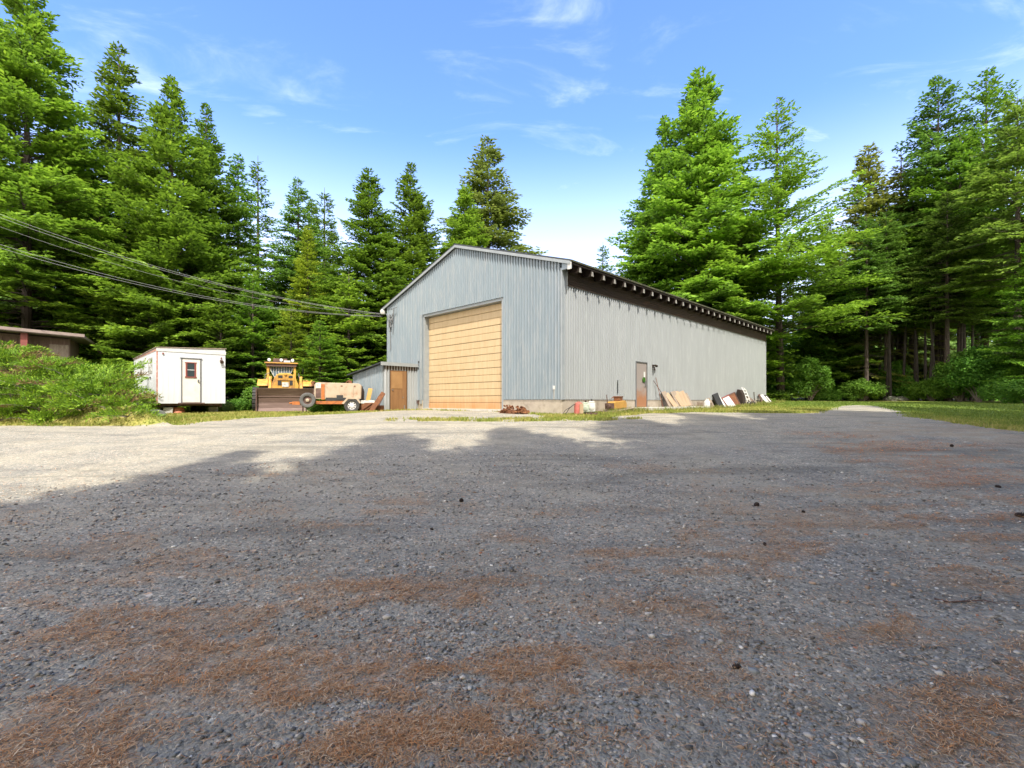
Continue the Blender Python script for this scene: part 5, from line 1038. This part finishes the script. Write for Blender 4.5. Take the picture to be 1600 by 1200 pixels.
# pallet with mustard engine housing
x, y, z = SW(2.75, .6); pl = empty('pallet', (x, y, z+.02), RZ, 'tilted broken wooden pallet under the mustard housing', 'pallet'); pl.rotation_euler = (R(5), 0, RZ)
for i in range(6): b = MB(); b.box(-.42+i*.15, -.72, .10, -.32+i*.15, .72, .125); b.build('board', M['oldwood'], pl)
for y_ in (-.65, 0, .6): b = MB(); b.box(-.42, y_-.04, 0, .43, y_+.04, .099); b.build('bearer', M['oldwood'], pl)
b = MB(); b.prism([(-.42, .0), (.46, .0), (.48, .20), (.38, .30), (-.36, .30), (-.42, .26)], -.2, .2, 'x')
o = thing(b, 'engine_housing', M['mustard'], (x, y, z+.17), 'mustard yellow machine housing sitting on the pallet', 'machine housing', rz=RZ, rx=R(4), bevel=.02)
f = MB(); f.box(-.17, -.56, .03, .17, -.425, .25); f.lathe([(.09, 0), (.09, .05), (.04, .06)], 12, Matrix.Translation((0, -.56, .14)) @ Matrix.Rotation(R(90), 4, 'X')); f.build('dark_end', M['rustdark'], o)
f = MB(); f.tube((.05, -.68, -.08), (.02, -.70, .60), .018, n=6); f.tube((0, -.7, .15), (0, -.5, .2), .025, n=6); f.build('lever', M['rustdark'], o)
b = MB(); b.box(-.12, -.18, 0, .12, .16, .16); b.box(-.14, -.2, .16, .14, .18, .185); b.path([(-.1, -.18, .16), (-.16, -.3, .1)], .02, 5)
thing(b, 'brown_crate', M['rust'], (x+.10, y+.12, z+.48), 'small rusty brown box on top of the mustard housing', 'box', rz=RZ+R(8))
# rods by the side door
b = MB(); b.path([(.55, 0, 0), (.3, .05, .8), (.09, .12, 1.5)], .014, 6); thing(b, 'iron_rod', M['rust'], SW(6.85, 0, .05), 'thin rusty rod leaning on the wall, nearest the side door', 'rod', rz=RZ)
b = MB(); b.path([(.6, .3, 0), (.3, .0, .8), (.09, -.35, 1.35)], .014, 6); thing(b, 'iron_rod', M['rustdark'], SW(7.1, 0, .05), 'dark thin rod crossing the rusty one beside the side door', 'rod', rz=RZ)
b = MB(); b.path([(.35, 0, 0), (.08, .05, .75)], .02, 6); thing(b, 'short_stake', M['rustdark'], SW(7.3, 0, .05), 'short dark stake between the rods and the first leaning board', 'stake', rz=RZ)
leaner(7.75, .62, .42, 1.12, .03, R(25), M['oldwood'], 'leaning_board', 'grey brown board leaning on the wall, behind the pale one near the side door', 'board', roll=R(-14))
leaner(7.95, .78, .40, 1.10, .03, R(30), M['ply'], 'leaning_board', 'pale narrow board leaning nearest the side door', 'board', roll=R(-20))
leaner(8.75, .60, .50, 1.14, .03, R(24), M['oldwood'], 'leaning_board', 'dark edged board behind the plywood sheets', 'board', roll=R(-12))
leaner(8.98, .72, .62, 1.18, .03, R(28), M['ply'], 'plywood_sheet', 'plywood sheet leaning in front of the dark edged board', 'plywood', roll=R(-16))
leaner(9.45, .62, .90, 1.12, .025, R(25), M['ply'], 'plywood_sheet', 'wider stained plywood sheet beside the white tank', 'plywood', roll=R(-10))
leaner(9.95, .52, .75, .98, .025, R(22), M['oldwood'], 'plywood_sheet', 'curled brown sheet just left of the white tank', 'plywood', roll=R(-14))
b = MB(); b.lathe([(.13, 0), (.13, .04), (.15, .05), (.15, .38), (.12, .45), (.06, .48), (.06, .52), (.05, .53), (0, .53)], 20); o = thing(b, 'propane_tank', M['white2'], SW(10.6, 1.02), 'white upright gas bottle standing on the edge of the concrete apron', 'gas bottle', smooth=True)
f = MB(); f.lathe([(.08, .46), (.09, .47), (.09, .56), (.08, .56), (.08, .47)], 16); f.build('collar', M['offwhite'], o)
b = MB(); b.box(-.15, -.65, 0, .15, .65, .05); b.box(-.15, -.65, .05, -.12, .65, .38); b.box(-.12, -.65, .05, .15, -.62, .34); b.box(-.12, .62, .05, .15, .65, .34); b.box(.12, -.62, .05, .15, .62, .16)
thing(b, 'wooden_trough', M['oldwood'], SW(11.8, .42), 'low brown wooden trough by the wall right of the white bottle', 'trough', rz=RZ)
for i, (s_, h_, l) in enumerate(((12.75, .5, 'grey weathered fence post standing left in the trio'), (12.95, .6, 'tallest middle post of the weathered trio'), (13.2, .48, 'right-hand post of the weathered trio'))):
    b = MB(); b.tube((.35, 0, 0), (.12, .03, h_), .09, .075, 9); thing(b, 'old_post', M['oldwood'], SW(s_), l, 'post', rz=RZ)
sheet(14.1, .55, .7, 1.28, .09, R(22), M['black'], 'dark_slab', 'dark thick panel leaning left of the white one', 'panel', roll=R(-8))
sheet(14.55, .66, .22, 1.25, .05, R(26), M['white2'], 'white_board', 'narrow white board between the dark panel and the framed ones', 'board', roll=R(-16))
sheet(15.3, .80, 1.1, 1.12, .03, R(30), M['white2'], 'framed_sheet', 'white panel with red brown frame leaning on the wall', 'panel', roll=R(-16), frame=M['redbrown'])
sheet(16.4, .60, 1.25, 1.25, .03, R(22), M['rust'], 'rusty_tray', 'rust brown tray leaning behind the white framed panel', 'tray', roll=R(-8), frame=M['rustdark'])
b = MB(); b.prism([(.1, 0), (.6, 0), (.5, .8), (.38, 1.05), (.15, 1.1)], -.22, .22, 'y'); thing(b, 'dark_cabinet', M['dark'], SW(17.5), 'tall dark rounded cabinet leaning by the white hand truck', 'cabinet', rz=RZ, bevel=.05)
e = empty('hand_truck', SW(18.1, .7), RZ, 'white and grey metal hand truck full of scrap, right of the dark cabinet', 'hand truck'); e.rotation_euler = (0, R(-20), RZ)
for y_ in (-.25, .25): b = MB(); b.path([(0, y_, 0), (0, y_, 1.05), (-.05, y_*.6, 1.25)], .03, 7); b.build('rail', M['offwhite'], e)
for z_ in (.2, .42, .65, .88, 1.08): b = MB(); b.box(-.02, -.25, z_, .02, .25, z_+.06); b.build('crossbar', M['offwhite'], e)
for y_ in (-.32, .32): b = MB(); tyre(b, (.08, y_, .13), .14, .07, 0, 'y'); b.build('wheel', M['tyre'], e)
for i, (s_, h_, t_, m_) in enumerate(((18.55, .95, 24, 'oldwood'), (18.85, .8, 30, 'rustdark'), (19.15, .7, 34, 'deadwood'))):
    b = MB(); b.path([(.85, 0, 0), (.5, .1, h_*.5), (.12, -.3, h_)], .035, 6); b.path([(.7, .15, 0), (.2, -.1, h_*.8)], .025, 5); thing(b, 'scrap_timber', M[m_], SW(s_), ['grey split timber leaning right of the hand truck', 'dark iron bar leaning between two timbers', 'low bent branch-like timber at the end of the scrap row'][i], 'timber', rz=RZ)
e = empty('broken_chair', SW(19.9, .55), RZ+R(20), 'brown broken chair frame leaning on the wall', 'chair'); e.scale = (.8, .8, .8)
for x_, y_, h_ in ((-.2, -.22, 1.05), (-.2, .22, 1.05), (.22, -.22, .48), (.22, .22, .48)): b = MB(); b.tube((x_, y_, 0), (x_-.06*(h_ > 1), y_, h_), .025, n=6); b.build('leg', M['woodbrown'], e)
b = MB(); b.box(-.22, -.24, .44, .25, .24, .48); b.build('seat', M['oldwood'], e)
b = MB(); b.box(-.27, -.22, .75, -.24, .22, .85); b.box(-.28, -.22, .95, -.25, .22, 1.06); b.build('backrest', M['woodbrown'], e)
sheet(21.6, .45, .35, .92, .04, R(20), M['rustdark'], 'rusty_sheet', 'narrow rusty panel left of the two last white ones', 'panel', roll=R(-6))
sheet(22.1, .72, .5, 1.0, .03, R(30), M['white2'], 'white_sheet', 'white panel leaning near the far end of the barn', 'panel', roll=R(-24))
sheet(22.9, .66, .4, .9, .04, R(28), M['white2'], 'white_sheet', 'last white panel with a dark frame at the far end of the barn', 'panel', roll=R(-30), frame=M['dark'])
# ------------------------------------------------------------------ on the gravel
def onlot(px, py): X, Y = G(px, py); return X, Y, gz(X, Y)
def fircone(px, py, s_, label):
    X, Y, z = onlot(px, py); b = MB(); b.lathe([(.004, -.05), (.018, -.04), (.025, -.01), (.02, .03), (.006, .055)], 10, Matrix.Rotation(R(86), 4, 'Y'))
    for i in range(46):
        a = i*2.4; t = i/46; r = .024*math.sin(math.pi*(.12+.8*t)); m4 = Matrix.Rotation(R(86), 4, 'Y') @ Matrix.Translation((r*math.cos(a), r*math.sin(a), -.048+.1*t)) @ Matrix.Rotation(a, 4, 'Z') @ Matrix.Rotation(R(-35), 4, 'Y'); b.box(0, -.006, -.001, .014, .006, .001, m4)
    o = b.build('fir_cone', M['cone']); s_ *= .62; o.scale = (s_,)*3; o.location = (X, Y, z+.022*s_); o.rotation_euler.z = px; tag(o, label, 'fir cone')
fircone(721, 784, 1.25, 'dark fir cone lying left of the middle of the gravel'); fircone(1182, 791, 1.35, 'dark fir cone lying on the right half of the gravel'); fircone(1487, 698, 1.5, 'dark fir cone near the edge of the right lawn')
fircone(1255, 801, .8, 'small cone just right of the larger one on the right half'); fircone(1595, 808, 1.6, 'brown cone lying at the right edge of the picture'); fircone(1150, 1045, .7, 'small dark cone in the near gravel')
fircone(675, 828, .6, 'tiny dark cone below the one in the middle gravel'); fircone(1195, 852, .7, 'tiny cone on the middle right gravel'); fircone(1560, 762, 1.1, 'cone in the orange needle drift on the right')
def twig(px, py, L_, a, label, r=.006):
    X, Y, z = onlot(px, py); b = MB(); pts = [(L_*t*math.cos(a)+.02*math.sin(t*9), L_*t*math.sin(a)+.03*math.sin(t*5), .012+.006*math.sin(t*7)) for t in (-.5, -.25, 0, .25, .5)]; b.path(pts, [r, r, r*.8, r*.6, r*.3], 5); b.path([pts[2], (pts[2][0]+L_*.2, pts[2][1]+.05, .014)], r*.5, 4)
    o = b.build('fallen_twig', M['deadwood' if r < .006 else 'rustdark']); o.location = (X, Y, z); tag(o, label, 'twig')
twig(1510, 942, .42, -.25, 'dark curved twig on the gravel at lower right'); twig(250, 1001, .38, .1, 'thin pale twig in the needles at lower left', .005); twig(650, 930, .25, 1.0, 'short twig near the brown needle drift', .005)
twig(950, 770, .3, .4, 'short twig right of the middle cone', .005); twig(1390, 700, .5, .2, 'long twig near the lawn corner', .005)
def rock(px, py, s_, label, mat='rock', Z=None):
    if Z: X, Y = (px-800)/740*Z, Z
    else: X, Y = G(px, py)
    rgn = np.random.default_rng(int(px*7+py)); bm = bmesh.new(); bmesh.ops.create_icosphere(bm, subdivisions=3, radius=1)
    for v in bm.verts:
        c = v.co; n_ = float(fbm(np.array(c.x*1.3+px), np.array(c.y*1.3+c.z*2), 5, 3)); v.co = c*(.7+.55*n_); v.co.z *= .6
    me = bpy.data.meshes.new('rock'); bm.to_mesh(me); bm.free(); me.materials.append(M[mat]); o = bpy.data.objects.new('rock', me); C.objects.link(o)
    o.scale = (s_*1.2, s_, s_); o.location = (X, Y, gz(X, Y)+s_*.15); o.rotation_euler.z = px; tag(o, label, 'rock')
rock(1393, 0, .55, 'left-hand boulder of the low heap under the right-hand trees', Z=38.2); rock(1408, 0, .5, 'right-hand boulder of the low heap under the right-hand trees', Z=38.4); rock(1400, 0, .35, 'small boulder in front of the low heap under the right-hand trees', Z=37.6)
rock(237, 0, .42, 'brown boulder at the foot of the junipers beside the white trailer', Z=18.3)
rock(1012, 960, .017, 'small whitish stone in the near gravel', 'slab'); rock(740, 990, .016, 'whitish pebble in the near gravel left of centre', 'slab')

def weeds():
    rg = np.random.default_rng(12); n = 9000; s_ = rg.uniform(.3, 23, n); d = rg.uniform(.25, 1.5, n); keep = (fbm(s_*1.1, d*1.3, 71, 3) > .5) & ~((s_ > DS0-.4) & (s_ < 10.8) & (d < 1.05)); s_, d = s_[keep], d[keep]
    X = 1.84+.7119*d+.7024*s_; Y = 17.5-.7024*d+.7119*s_; n = len(X)
    blades('weeds', X, Y, rg.uniform(.08, .26, n), np.full(n, .010), np.clip(rg.normal(.55, .25, n), 0, 1), 13, 'tufts of green and straw coloured weeds among the junk along the barn wall')
weeds()
